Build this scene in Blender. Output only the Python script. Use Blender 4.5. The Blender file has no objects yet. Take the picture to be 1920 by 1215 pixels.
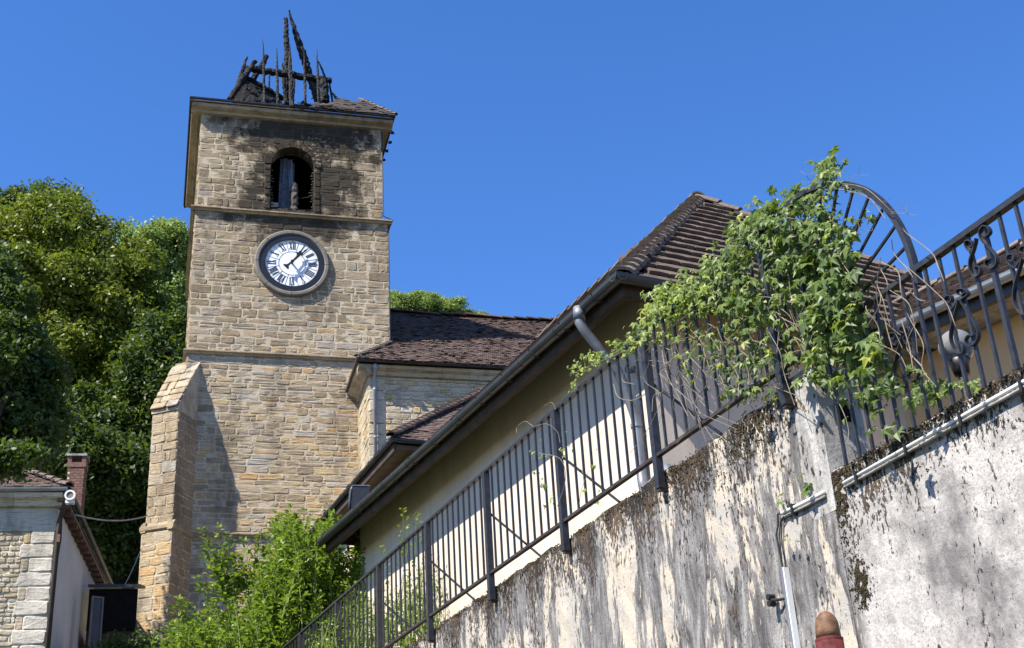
import bpy, math, random
import numpy as np
from mathutils import Vector, Matrix
rad = math.radians
sc = bpy.context.scene
COL = sc.collection

# ------------------------------------------------------------------ camera
FPX, PITCH, ROLL = 2525.0, rad(25.78), rad(-3.574)
_w = np.array([0, math.cos(PITCH), math.sin(PITCH)])
_u0 = np.array([0, -math.sin(PITCH), math.cos(PITCH)])
_r0 = np.array([1.0, 0, 0])
_r = math.cos(ROLL) * _r0 + math.sin(ROLL) * _u0
_u = -math.sin(ROLL) * _r0 + math.cos(ROLL) * _u0
CAM = np.array([0, 0, 1.6])
cam = bpy.data.objects.new('camera', bpy.data.cameras.new('camera'))
COL.objects.link(cam)
cam.matrix_world = Matrix(((_r[0], _u[0], -_w[0], CAM[0]), (_r[1], _u[1], -_w[1], CAM[1]),
                           (_r[2], _u[2], -_w[2], CAM[2]), (0, 0, 0, 1)))
cam.data.sensor_width = 36
cam.data.lens = FPX / 1920 * 36
cam.data.clip_end = 2000
sc.camera = cam

# ------------------------------------------------------------------ light
SUN_AZ, SUN_EL = -131.6, 50.0          # compass-like: 0 = +Y, 90 = +X
world = bpy.data.worlds.new('World'); sc.world = world; world.use_nodes = True
wn = world.node_tree; bg = wn.nodes['Background']
sky = wn.nodes.new('ShaderNodeTexSky'); sky.sky_type = 'NISHITA'; sky.sun_disc = False
sky.sun_elevation = rad(SUN_EL); sky.sun_rotation = rad(SUN_AZ)
sky.altitude = 300; sky.air_density = 1.0; sky.dust_density = 0.1; sky.ozone_density = 3.5
hs = wn.nodes.new('ShaderNodeHueSaturation'); hs.inputs['Saturation'].default_value = 1.22; hs.inputs['Value'].default_value = 1.0
wn.links.new(sky.outputs[0], hs.inputs['Color']); tn = wn.nodes.new('ShaderNodeMix'); tn.data_type = 'RGBA'; tn.blend_type = 'MULTIPLY'; tn.inputs[0].default_value = 1; tn.inputs[7].default_value = (1.0, 1.0, 1.22, 1)
wn.links.new(hs.outputs[0], tn.inputs[6]); wn.links.new(tn.outputs[2], bg.inputs[0]); bg.inputs[1].default_value = 0.094
sun = bpy.data.objects.new('sun', bpy.data.lights.new('sun', 'SUN')); COL.objects.link(sun)
sd = Vector((math.sin(rad(SUN_AZ)) * math.cos(rad(SUN_EL)), math.cos(rad(SUN_AZ)) * math.cos(rad(SUN_EL)), math.sin(rad(SUN_EL))))
sun.rotation_euler = sd.to_track_quat('Z', 'Y').to_euler()
sun.data.energy = 5.0; sun.data.angle = rad(0.53); sun.data.color = (1.0, 0.94, 0.83)
sc.view_settings.view_transform = 'Standard'; sc.view_settings.look = 'None'
sc.view_settings.exposure = 1.14; sc.view_settings.gamma = 1
sc.view_settings.use_curve_mapping = False
sc.cycles.max_bounces = 6; sc.cycles.transparent_max_bounces = 8

# ------------------------------------------------------------------ geometry helpers
def az(a): a = rad(a); return np.array([math.sin(a), math.cos(a), 0.0])
def ray(x, y): return _w * FPX + _r * (x - 960) - _u * (y - 607.5)
def on_z(x, y, z): d = ray(x, y); return CAM + d * ((z - CAM[2]) / d[2])
def on_plane(x, y, P0, n): d = ray(x, y); n = np.array(n, float); return CAM + d * (((np.array(P0) - CAM) @ n) / (d @ n))
def at_dist(x, y, dist): d = ray(x, y); return CAM + d * (dist / math.hypot(d[0], d[1]))

class Frame:
    """local frame: y axis points along azimuth a (away), x to its right, z up"""
    def __init__(s, O, a):
        s.O = np.array([O[0], O[1], 0.0]) if len(O) == 2 else np.array(O, float)
        s.a = a; s.y = az(a); s.x = az(a + 90); s.z = np.array([0, 0, 1.0])
    def w(s, p): return s.O + s.x * p[0] + s.y * p[1] + s.z * p[2]
    def l(s, q): d = np.array(q) - s.O; return np.array([d @ s.x, d @ s.y, d[2]])
    def px(s, x, y, yy=None, xx=None, zz=None, P=None, n=None):
        if yy is not None: return s.l(on_plane(x, y, s.w((0, yy, 0)), s.y))
        if xx is not None: return s.l(on_plane(x, y, s.w((xx, 0, 0)), s.x))
        if zz is not None: return s.l(on_z(x, y, zz + s.O[2]))
        nn = s.x * n[0] + s.y * n[1] + s.z * n[2]
        return s.l(on_plane(x, y, s.w(P), nn))
    def root(s, name):
        o = bpy.data.objects.new(name, None); COL.objects.link(o)
        o.empty_display_size = .3
        o.location = s.O; o.rotation_euler = (0, 0, -rad(s.a)); return o

def tag(o, label=None, cat=None, group=None, kind=None):
    if label: o['label'] = label
    if cat: o['category'] = cat
    if group: o['group'] = group
    if kind: o['kind'] = kind
    return o

class MB:
    def __init__(s): s.v = []; s.f = []; s.t = []; s.n = 0
    def add(s, verts, faces, tone=0.5):
        b = s.n
        s.v.extend([tuple(map(float, p)) for p in verts]); s.n = len(s.v)
        s.f.extend([tuple(b + i for i in f) for f in faces]); s.t.extend([tone] * len(faces))
        return s
    def box(s, a, b, tone=.5):
        (x0, y0, z0), (x1, y1, z1) = a, b
        return s.add([(x0,y0,z0),(x1,y0,z0),(x1,y1,z0),(x0,y1,z0),(x0,y0,z1),(x1,y0,z1),(x1,y1,z1),(x0,y1,z1)],
              [(0,3,2,1),(4,5,6,7),(0,1,5,4),(1,2,6,5),(2,3,7,6),(3,0,4,7)], tone)
    def prism(s, poly, z0, z1, tone=.5):
        n = len(poly); v = [(p[0], p[1], z0) for p in poly] + [(p[0], p[1], z1) for p in poly]
        return s.add(v, [tuple(range(n))[::-1], tuple(range(n, 2*n))] + [(i, (i+1) % n, n + (i+1) % n, n + i) for i in range(n)], tone)
    def extr(s, poly, d, tone=.5):
        n = len(poly); v = [tuple(p) for p in poly] + [tuple(np.array(p) + np.array(d)) for p in poly]
        return s.add(v, [tuple(range(n))[::-1], tuple(range(n, 2*n))] + [(i, (i+1) % n, n + (i+1) % n, n + i) for i in range(n)], tone)
    def tube(s, pts, r, k=8, tone=.5, caps=True, flat=None):
        pts = [np.array(p, float) for p in pts]; n = len(pts)
        rs = r if hasattr(r, '__len__') else [r] * n
        up = np.array([0.13, 0.21, 0.97]); V = []
        t0 = pts[1] - pts[0]; a = np.cross(t0, up)
        if np.linalg.norm(a) < 1e-6: a = np.cross(t0, [1, 0, 0])
        a /= np.linalg.norm(a)
        for i in range(n):
            t = pts[min(i+1, n-1)] - pts[max(i-1, 0)]; t = t / (np.linalg.norm(t) + 1e-12)
            a = a - t * (a @ t); a /= np.linalg.norm(a) + 1e-12; b = np.cross(t, a)
            for j in range(k):
                th = 2 * math.pi * j / k
                V.append(pts[i] + rs[i] * (math.cos(th) * a + math.sin(th) * b))
        F = [(i*k + j, i*k + (j+1) % k, (i+1)*k + (j+1) % k, (i+1)*k + j) for i in range(n-1) for j in range(k)]
        if caps: F += [tuple(range(k))[::-1], tuple(range((n-1)*k, n*k))]
        return s.add(V, F, tone)
    def bar(s, p0, p1, w, d, side=(1, 0, 0), tone=.5):
        """rectangular bar w (across) x d (along side)"""
        p0 = np.array(p0, float); p1 = np.array(p1, float); t = p1 - p0; t /= np.linalg.norm(t)
        sd_ = np.array(side, float); sd_ -= t * (sd_ @ t); sd_ /= np.linalg.norm(sd_); c = np.cross(t, sd_)
        V = [p + sd_ * d/2 * i + c * w/2 * j for p in (p0, p1) for i, j in ((-1,-1),(1,-1),(1,1),(-1,1))]
        return s.add(V, [(0,1,2,3),(7,6,5,4),(0,4,5,1),(1,5,6,2),(2,6,7,3),(3,7,4,0)], tone)
    def build(s, name, mat, parent=None, smooth=False, kind=None):
        me = bpy.data.meshes.new(name); me.from_pydata(s.v, [], s.f)
        at = me.attributes.new('tone', 'FLOAT', 'FACE'); at.data.foreach_set('value', s.t)
        if smooth: me.polygons.foreach_set('use_smooth', [True] * len(me.polygons))
        me.materials.append(mat); me.update()
        o = bpy.data.objects.new(name, me); COL.objects.link(o)
        if parent: o.parent = parent
        if kind: o['kind'] = kind
        return o

def np_mesh(name, V, F, tone, mat, parent=None, kind=None):
    """V (n,3), F (m,k) fast mesh"""
    me = bpy.data.meshes.new(name); m, k = F.shape
    me.vertices.add(len(V)); me.vertices.foreach_set('co', np.asarray(V, np.float32).ravel())
    me.loops.add(m * k); me.loops.foreach_set('vertex_index', F.astype(np.int32).ravel())
    me.polygons.add(m); me.polygons.foreach_set('loop_start', np.arange(0, m*k, k, dtype=np.int32))
    at = me.attributes.new('tone', 'FLOAT', 'FACE'); at.data.foreach_set('value', np.asarray(tone, np.float32))
    me.materials.append(mat); me.update(calc_edges=True)
    o = bpy.data.objects.new(name, me); COL.objects.link(o)
    if parent: o.parent = parent
    if kind: o['kind'] = kind
    return o

# ------------------------------------------------------------------ materials
class NT:
    def __init__(s, name):
        s.m = bpy.data.materials.new(name); s.m.use_nodes = True; s.t = s.m.node_tree
        s.b = s.t.nodes['Principled BSDF']; s.out = s.t.nodes['Material Output']
    def n(s, typ, props=None, **inp):
        nd = s.t.nodes.new('ShaderNode' + typ)
        for k, v in (props or {}).items(): setattr(nd, k, v)
        for k, v in inp.items():
            key = int(k[1:]) if k[0] == '_' and k[1:].isdigit() else k.replace('_', ' ')
            s.set(nd.inputs[key], v)
        return nd
    def set(s, sock, v):
        if isinstance(v, bpy.types.NodeSocket): s.t.links.new(v, sock)
        elif isinstance(v, bpy.types.Node): s.t.links.new(v.outputs[0], sock)
        elif isinstance(v, (tuple, list)) and len(v) == 3 and sock.type == 'RGBA': sock.default_value = (*v, 1)
        else: sock.default_value = v
    def math(s, op, a, b=0.5, c=None, clamp=False):
        nd = s.n('Math', {'operation': op, 'use_clamp': clamp}, _0=a, _1=b)
        if c is not None: s.set(nd.inputs[2], c)
        return nd.outputs[0]
    def ramp(s, fac, stops):
        nd = s.t.nodes.new('ShaderNodeValToRGB'); s.set(nd.inputs[0], fac); cr = nd.color_ramp
        while len(cr.elements) < len(stops): cr.elements.new(0.5)
        for e, (p, c) in zip(cr.elements, stops):
            e.position = p; e.color = (*c, 1) if hasattr(c, '__len__') else (c, c, c, 1)
        return nd.outputs[0]
    def mix(s, fac, a, b, blend='MIX'):
        nd = s.n('Mix', {'data_type': 'RGBA', 'blend_type': blend})
        s.set(nd.inputs[0], fac); s.set(nd.inputs[6], a); s.set(nd.inputs[7], b); return nd.outputs[2]
    def coord(s, kind='Object', scale=(1, 1, 1), loc=(0, 0, 0)):
        tc = s.n('TexCoord'); mp = s.n('Mapping'); s.t.links.new(tc.outputs[kind], mp.inputs[0])
        mp.inputs['Scale'].default_value = scale; mp.inputs['Location'].default_value = loc; return mp.outputs[0]
    def noise(s, co, scale, detail=4, rough=.6, dist=0):
        return s.n('TexNoise', None, Vector=co, Scale=scale, Detail=detail, Roughness=rough, Distortion=dist).outputs[0]
    def tone(s): return s.n('Attribute', {'attribute_name': 'tone'}).outputs['Fac']
    def bump(s, h, strength=.4, dist=.02): s.set(s.b.inputs['Normal'], s.n('Bump', None, Strength=strength, Distance=dist, Height=h).outputs[0])
    def fin(s, color, rough=.85, spec=.3, metal=0):
        s.set(s.b.inputs['Base Color'], color); s.set(s.b.inputs['Roughness'], rough)
        s.b.inputs['Specular IOR Level'].default_value = spec; s.b.inputs['Metallic'].default_value = metal; return s.m

def plain(name, col, rough=.7, spec=.3, metal=0, var=.25, scale=8, bump=.2, bd=.005):
    k = NT(name); co = k.coord(); n = k.noise(co, scale, 6)
    c2 = tuple(max(0, c * (1 - var)) for c in col); c1 = tuple(min(1, c * (1 + var)) for c in col)
    c = k.ramp(n, [(.3, c2), (.7, c1)])
    k.bump(k.noise(co, scale * 6, 4), bump, bd)
    return k.fin(c, rough, spec, metal)

def stone_mat(name, stops, soot=False, grime=.35, weather=True, striate=.5, wz=None):
    k = NT(name); co = k.coord(); t = k.tone()
    big = k.noise(co, .9, 3)
    f = k.math('ADD', k.math('MULTIPLY', t, .8), k.math('MULTIPLY', big, .25))
    base = k.ramp(f, stops)
    if wz:   # upper wall is more uniformly weathered brown-grey
        z = k.n('SeparateXYZ', None, Vector=co).outputs[2]
        w = k.math('MULTIPLY', k.n('MapRange', None, Value=z, From_Min=wz[0], From_Max=wz[1]).outputs[0], .72)
        base = k.mix(w, base, k.mix(t, (.25, .19, .115), (.43, .33, .205)))
    fine = k.noise(co, 22, 8, .7)
    layer = k.noise(k.coord(scale=(2.2, 2.2, 26)), 1.6, 6, .65, .3)
    base = k.mix(k.math('MULTIPLY', k.ramp(fine, [(.35, 1), (.62, 0)]), grime), base, (.11, .09, .065))
    base = k.mix(k.math('MULTIPLY', k.ramp(layer, [(.36, 1), (.5, 0)]), .55), base, (.12, .10, .075))
    if weather:
        pale = k.noise(k.coord(scale=(1, 1, .8), loc=(3, 7, 1)), 2.6, 7, .7)
        base = k.mix(k.math('MULTIPLY', k.ramp(pale, [(.55, 0), (.72, 1)]), .35), base, (.46, .43, .38))
        dark = k.noise(k.coord(scale=(1, 1, .35), loc=(9, 2, 5)), 1.3, 7, .7)
        base = k.mix(k.math('MULTIPLY', k.ramp(dark, [(.5, 0), (.66, 1)]), .6), base, (.10, .08, .06))
    rough = .92
    if soot:
        # soot plume round the belfry window, drifting up and to the right (tower frame)
        def blob(cx, cz, rx, rz, nz):
            mp = k.n('Mapping', {'vector_type': 'POINT'}); tc = k.n('TexCoord'); k.t.links.new(tc.outputs['Object'], mp.inputs[0])
            mp.inputs['Scale'].default_value = (1/rx, 0, 1/rz); mp.inputs['Location'].default_value = (-cx/rx, 0, -cz/rz)
            ln = k.n('VectorMath', {'operation': 'LENGTH'}, _0=mp.outputs[0]).outputs['Value']
            ln = k.math('ADD', ln, k.math('MULTIPLY', k.math('SUBTRACT', nz, .5), 2.4))
            return k.ramp(ln, [(.5, 1), (.98, 0)])
        nz = k.noise(co, 1.7, 7, .65)
        m = k.math('MAXIMUM', blob(3.05, 23.95, 2.5, 1.35, nz), blob(3.0, 22.5, 1.9, 2.3, nz))
        m = k.math('MAXIMUM', m, k.math('MULTIPLY', blob(2.9, 24.5, 3.6, .9, nz), .5))
        m = k.math('MAXIMUM', m, k.math('MULTIPLY', blob(2.7, 21.2, 2.6, 1.1, nz), .6))
        m = k.math('MULTIPLY', m, 1.6, clamp=True)
        spall = k.ramp(k.noise(co, 9, 3, .5), [(.56, 0), (.62, 1)])
        pz = blob(3.35, 23.4, .8, .8, nz)
        base = k.mix(k.math('MULTIPLY', m, .9), base, (.018, .015, .012))
        base = k.mix(k.math('MULTIPLY', k.math('MULTIPLY', spall, pz), .8), base, (.30, .22, .15))
    k.bump(k.math('ADD', k.math('MULTIPLY', fine, .7), k.math('MULTIPLY', layer, 1.0 * striate * 2)), .75, .03)
    return k.fin(base, rough, .15)

STOPS_T = [(.05, (.27, .205, .13)), (.3, (.38, .295, .19)), (.5, (.46, .365, .24)), (.66, (.43, .39, .335)), (.8, (.54, .40, .22)), (.97, (.54, .33, .15))]
M = {}
M['stone'] = stone_mat('tower_stone', STOPS_T, soot=True, wz=(15.5, 19))
M['stone_pale'] = stone_mat('pale_rubble_stone', [(.1, (.44, .37, .26)), (.45, (.54, .45, .32)), (.7, (.56, .49, .38)), (.9, (.52, .40, .22))], grime=.18)
M['stone_sac'] = stone_mat('sacristy_stone', [(.1, (.42, .35, .25)), (.45, (.52, .44, .31)), (.7, (.56, .50, .40)), (.9, (.56, .41, .20))], grime=.2)
M['quoin'] = stone_mat('quoin_stone', [(.1, (.50, .455, .38)), (.9, (.58, .53, .45))], grime=.08, striate=.1)
M['mortar'] = stone_mat('mortar', [(.1, (.50, .415, .30)), (.9, (.58, .485, .345))], soot=True, grime=.2, striate=.1)
M['mortar_pale'] = plain('pale_mortar', (.62, .55, .42), .95, .1, var=.12, bump=.6)
M['cornice'] = stone_mat('cornice_stone', [(.1, (.31, .24, .155)), (.9, (.42, .33, .215))], soot=False, grime=.3, striate=.2)
M['charred'] = None
def charred():
    k = NT('charred_wood'); co = k.coord(); n = k.noise(co, 14, 6, .7); v = k.n('TexVoronoi', None, Vector=co, Scale=17).outputs['Distance']
    t = k.tone()
    c = k.mix(k.math('MULTIPLY', k.ramp(n, [(.52, 0), (.68, 1)]), t), (.006, .006, .007), (.13, .125, .13))
    k.bump(v, .7, .03); return k.fin(c, .7, .18)
M['charred'] = charred()
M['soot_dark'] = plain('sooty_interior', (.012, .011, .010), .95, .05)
M['zinc_dark'] = plain('weathered_zinc', (.05, .053, .057), .45, .5, .35, var=.3, scale=3, bump=.1)
M['zinc_light'] = plain('bright_zinc', (.26, .275, .30), .42, .5, .5, var=.2, scale=4, bump=.05)
M['zinc_blue'] = plain('dull_grey_zinc', (.15, .16, .18), .5, .4, .4, var=.35, scale=6, bump=.1)
M['white_pvc'] = plain('white_plastic', (.72, .72, .70), .4, .5, var=.08, bump=.05)
M['black_rubber'] = plain('black_cable', (.015, .015, .016), .5, .4)
M['iron'] = plain('dark_painted_iron', (.030, .030, .033), .42, .5, .2, var=.35, scale=20, bump=.35)
M['iron_rust'] = plain('rust_tinged_iron', (.045, .034, .030), .55, .45, .2, var=.5, scale=14, bump=.35)
M['wood_dark'] = plain('dark_soffit_wood', (.055, .042, .033), .8, .2, var=.35, scale=5)
M['wood_brown'] = plain('brown_fascia_wood', (.13, .085, .055), .7, .3, var=.3, scale=5)
M['glass_grey'] = None
def tile_mat(name, stops, lich=.4, lcol=(.30, .29, .26)):
    k = NT(name); co = k.coord(); t = k.tone(); n = k.noise(co, 3, 5)
    c = k.ramp(k.math('ADD', k.math('MULTIPLY', t, .8), k.math('MULTIPLY', n, .2)), stops)
    l = k.noise(co, 26, 7, .75)
    c = k.mix(k.math('MULTIPLY', k.ramp(l, [(.5, 0), (.66, 1)]), lich), c, lcol)
    d = k.noise(k.coord(loc=(4, 4, 4)), 7, 6, .7)
    c = k.mix(k.math('MULTIPLY', k.ramp(d, [(.5, 0), (.7, 1)]), .5), c, (.03, .025, .022))
    k.bump(l, .6, .01); return k.fin(c, .85, .2)
M['tile_brown'] = tile_mat('brown_tile', [(.1, (.075, .053, .043)), (.5, (.10, .073, .06)), (.9, (.125, .092, .076))], .35, (.20, .19, .17))
M['tile_old'] = tile_mat('old_small_tile', [(.1, (.055, .036, .030)), (.5, (.09, .06, .05)), (.9, (.14, .095, .076))], .35, (.22, .20, .17))
M['tile_hip'] = tile_mat('lichened_hip_tile', [(.1, (.11, .08, .062)), (.9, (.16, .125, .10))], .7, (.24, .23, .20))
M['tile_grey'] = tile_mat('scorched_tile', [(.1, (.04, .033, .03)), (.9, (.085, .07, .062))], .2, (.15, .135, .12))
M['brick'] = tile_mat('chimney_brick', [(.1, (.13, .065, .048)), (.9, (.20, .105, .078))], .35)
M['bark'] = plain('bark', (.07, .05, .035), .9, .1, var=.4, scale=5, bump=.8, bd=.05)
M['stem'] = plain('dry_vine_stem', (.20, .17, .13), .8, .2, var=.35, scale=20)
M['stem_green'] = plain('green_stem', (.16, .20, .06), .7, .2, var=.3, scale=20)
M['soil'] = plain('hill_soil', (.05, .055, .028), .95, .1, var=.5, scale=.6, bump=.6, bd=.1)
M['asphalt'] = plain('asphalt', (.055, .055, .052), .9, .2, var=.2, scale=4, bump=.5)

def leaf_mat(name, stops, trans=.35, rough=.5, hue=None):
    k = NT(name); t = k.tone(); co = k.coord(); n = k.noise(co, .55, 3)
    c = k.ramp(k.math('ADD', k.math('MULTIPLY', t, .7), k.math('MULTIPLY', n, .32)), stops)
    k.fin(c, rough, .35)
    tr = k.n('BsdfTranslucent', None, Color=k.mix(.5, c, (.30, .42, .03), 'MIX'))
    mx = k.n('MixShader', None, _0=trans); k.t.links.new(k.b.outputs[0], mx.inputs[1]); k.t.links.new(tr.outputs[0], mx.inputs[2])
    k.t.links.new(mx.outputs[0], k.out.inputs[0]); return k.m
M['lf_lime'] = leaf_mat('lime_tree_leaf', [(.2, (.035, .058, .009)), (.5, (.11, .14, .015)), (.8, (.26, .265, .024))], .3)
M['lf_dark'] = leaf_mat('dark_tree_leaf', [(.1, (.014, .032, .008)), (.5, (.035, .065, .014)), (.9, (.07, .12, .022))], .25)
M['lf_pale'] = leaf_mat('pale_tree_leaf', [(.1, (.09, .14, .04)), (.5, (.20, .28, .08)), (.9, (.32, .40, .13))], .4)
M['lf_bush'] = leaf_mat('bush_leaf', [(.1, (.05, .095, .012)), (.5, (.13, .21, .022)), (.85, (.24, .33, .04)), (.97, (.36, .42, .20))], .4, .38)
M['lf_vine'] = leaf_mat('vine_leaf', [(.1, (.05, .085, .025)), (.45, (.11, .165, .045)), (.7, (.21, .27, .06)), (.9, (.33, .37, .06)), (.99, (.50, .48, .06))], .35, .45)

def plaster_house(name, base, streak=.55):
    k = NT(name); co = k.coord(); n = k.noise(co, 1.2, 5); s = k.noise(k.coord(scale=(3, 3, .22)), 1.8, 8, .7)
    c = k.mix(k.math('MULTIPLY', k.ramp(s, [(.45, 0), (.75, 1)]), streak), base, tuple(b * .62 for b in base))
    c = k.mix(k.math('MULTIPLY', k.ramp(n, [(.4, 0), (.65, 1)]), .45), c, tuple(b * .72 for b in base))
    k.bump(k.noise(co, 45, 5, .7), .35, .006); return k.fin(c, .93, .12)
M['plaster'] = plaster_house('cream_plaster', (.60, .515, .42))
M['plaster_orange'] = plaster_house('orange_plaster', (.66, .42, .22), .15)
M['plaster_grey'] = plaster_house('grey_white_plaster', (.50, .50, .50), .25)

def wall_mat():
    """stained retaining wall. frame: y = along the wall (away), z = up"""
    k = NT('stained_retaining_plaster'); co = k.coord(); sep = k.n('SeparateXYZ', None, Vector=co); y = sep.outputs[1]; z = sep.outputs[2]
    warp = k.noise(k.coord(scale=(1, 9, 1.6)), 1.6, 6, .7)
    patch = k.noise(k.coord(scale=(1, 1.7, .62)), 1.15, 10, .66, .35)
    cream = k.mix(k.ramp(k.noise(co, 4, 6), [(.4, 0), (.6, 1)]), (.37, .345, .31), (.49, .42, .335))
    gst = k.noise(k.coord(scale=(1, 5.0, 1.0)), 1.7, 10, .76, .6)
    grey = k.ramp(gst, [(.39, (.07, .066, .065)), (.48, (.15, .142, .14)), (.56, (.25, .237, .23)), (.67, (.40, .38, .355))])
    grit = k.noise(co, 55, 7, .8)
    grey = k.mix(k.math('MULTIPLY', k.ramp(grit, [(.46, 0), (.62, 1)]), .55), grey, (.10, .095, .09))
    left = k.n('MapRange', None, Value=y, From_Min=-.42, From_Max=-.30).outputs[0]
    pq = k.math('ADD', patch, k.math('MULTIPLY', k.math('SUBTRACT', warp, .5), .42))
    pm = k.ramp(pq, [(.505, 0), (.53, 1)])
    rim = k.ramp(pq, [(.47, 0), (.505, 1), (.53, 0)])
    cl = k.mix(pm, grey, cream)
    cl = k.mix(k.math('MULTIPLY', rim, .25), cl, (.07, .065, .06))
    # right part: pale roughcast with grey clouds
    cloud = k.noise(k.coord(scale=(1, 1.2, .8), loc=(2, 5, 9)), 2.2, 8, .68)
    cr_ = k.mix(k.ramp(cloud, [(.36, 1), (.57, 0)]), (.47, .44, .41), (.16, .15, .147))
    speck = k.noise(co, 60, 6, .8)
    cr_ = k.mix(k.math('MULTIPLY', k.ramp(speck, [(.50, 0), (.62, 1)]), .75), cr_, (.20, .185, .18))
    c = k.mix(left, cr_, cl)
    # black lichen flecks, denser near the coping
    topL = k.n('MapRange', None, Value=z, From_Min=3.9, From_Max=4.85).outputs[0]
    topR = k.n('MapRange', None, Value=z, From_Min=3.2, From_Max=4.2).outputs[0]
    top = k.mix(left, topR, topL)
    den = k.noise(k.coord(scale=(1, 1.6, .5), loc=(1, 3, 2)), 1.9, 5, .6)
    fl = k.noise(k.coord(scale=(1, 1, .42)), 44, 4, .6, .2)
    th = k.math('ADD', fl, k.math('ADD', k.math('MULTIPLY', k.math('MULTIPLY', top, top), .25), k.math('MULTIPLY', k.math('SUBTRACT', den, .5), .62)))
    fine_ = k.noise(k.coord(scale=(1, 1, .6)), 95, 4, .7)
    th = k.math('ADD', th, k.math('MULTIPLY', k.math('SUBTRACT', fine_, .5), .22))
    th = k.math('SUBTRACT', th, k.math('MULTIPLY', k.math('SUBTRACT', 1.0, left), .035))
    lm = k.ramp(th, [(.635, 0), (.68, 1)])
    c = k.mix(k.math('MULTIPLY', lm, .93), c, k.mix(k.ramp(k.noise(co, 6, 3), [(.4, 0), (.65, 1)]), (.022, .018, .016), (.075, .05, .03)))
    # brown drip stain below the seam
    k.bump(k.math('ADD', k.math('MULTIPLY', k.noise(co, 40, 8, .75), 1.0), k.math('MULTIPLY', lm, .7)), .8, .012)
    return k.fin(c, .95, .1)
M['retain'] = wall_mat()
M['concrete'] = plain('pale_concrete', (.27, .255, .24), .92, .12, var=.45, scale=7, bump=.7)
def pier_mat():
    k = NT('weathered_pier'); co = k.coord(); n = k.noise(k.coord(scale=(1, 3, .8)), 2.2, 8, .7, .6); f = k.noise(co, 36, 7, .75)
    c = k.ramp(n, [(.38, (.20, .19, .18)), (.5, (.34, .325, .31)), (.62, (.46, .44, .41))])
    c = k.mix(k.math('MULTIPLY', k.ramp(f, [(.52, 0), (.64, 1)]), .6), c, (.12, .115, .10))
    l = k.math('ADD', k.noise(k.coord(scale=(1, 1, .45)), 30, 4, .6), k.math('MULTIPLY', k.math('SUBTRACT', n, .5), -.8))
    c = k.mix(k.ramp(l, [(.62, 0), (.68, 1)]), c, (.035, .03, .024)); k.bump(f, .8, .012); return k.fin(c, .95, .1)
M['pier'] = pier_mat()
def moss_mat():
    k = NT('moss'); t = k.tone(); co = k.coord(); n = k.noise(co, 2.5, 4)
    c = k.ramp(k.math('ADD', k.math('MULTIPLY', t, .6), k.math('MULTIPLY', n, .4)), [(.25, (.02, .015, .012)), (.5, (.045, .033, .022)), (.68, (.07, .058, .028)), (.85, (.11, .09, .03))])
    return k.fin(c, .95, .1)
M['moss'] = moss_mat()
M['dial'] = plain('white_dial_enamel', (.80, .81, .83), .35, .4, var=.03, bump=.02)
M['dial_black'] = plain('black_dial_paint', (.012, .013, .016), .4, .4, var=.3)
M['ring_grey'] = plain('grey_surround_stone', (.17, .15, .13), .8, .2, var=.2, scale=4, bump=.4)
M['tarp'] = plain('smoky_blue_timber', (.075, .085, .105), .7, .2, var=.5, scale=9, bump=.6, bd=.02)
M['terracotta'] = plain('worn_tan_clay', (.15, .08, .045), .6, .25, var=.55, scale=22, bump=.5)
M['red_band'] = plain('dark_red_band', (.085, .018, .018), .75, .2, var=.5, scale=30, bump=.5)

# ------------------------------------------------------------------ stone walls
def make_stone(mb, rng, c0, c1, P, depth=.03, tone=None, back=.01):
    """rough block; c0,c1 = (u,v) corners; P(u,v,n) -> local point"""
    (u0, v0), (u1, v1) = c0, c1; w, h = u1 - u0, v1 - v0
    j = min(.011, .07 * min(w, h)); R = lambda a=1: rng.uniform(-j, j) * a
    cu = min(.03, w * .12); cv = min(.03, h * .2)
    ring = [(u0 + cu, v0), ((u0+u1)/2, v0), (u1 - cu, v0), (u1, v0 + cv), (u1, v1 - cv), (u1 - cu, v1), ((u0+u1)/2 + w*.1, v1), (u0 + cu, v1), (u0, v1 - cv), (u0, v0 + cv)]
    ring = [(a + R(), b + R()) for a, b in ring]; n = len(ring)
    cx, cy = (u0+u1)/2, (v0+v1)/2; fu = 1 - min(.16, .022 / w * 2); fv = 1 - min(.3, .02 / h * 2)
    d = depth * rng.uniform(.55, 1.25); tl = rng.uniform(-.008, .008)
    V = [P(a, b, -back) for a, b in ring]
    V += [P(a, b, d * .55) for a, b in ring]
    V += [P(cx + (a - cx) * fu, cy + (b - cy) * fv, d + R(.6) + tl * (a - cx) / w * 2) for a, b in ring]
    V += [P(cx + rng.uniform(-.2, .2) * w, cy + rng.uniform(-.2, .2) * h, d + rng.uniform(-.002, .004))]
    F = [(i, (i+1) % n, n + (i+1) % n, n + i) for i in range(n)] + [(n + i, n + (i+1) % n, 2*n + (i+1) % n, 2*n + i) for i in range(n)]
    F += [(2*n + i, 2*n + (i+1) % n, 3*n) for i in range(n)]
    mb.add(V, F, rng.random() if tone is None else tone)

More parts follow.
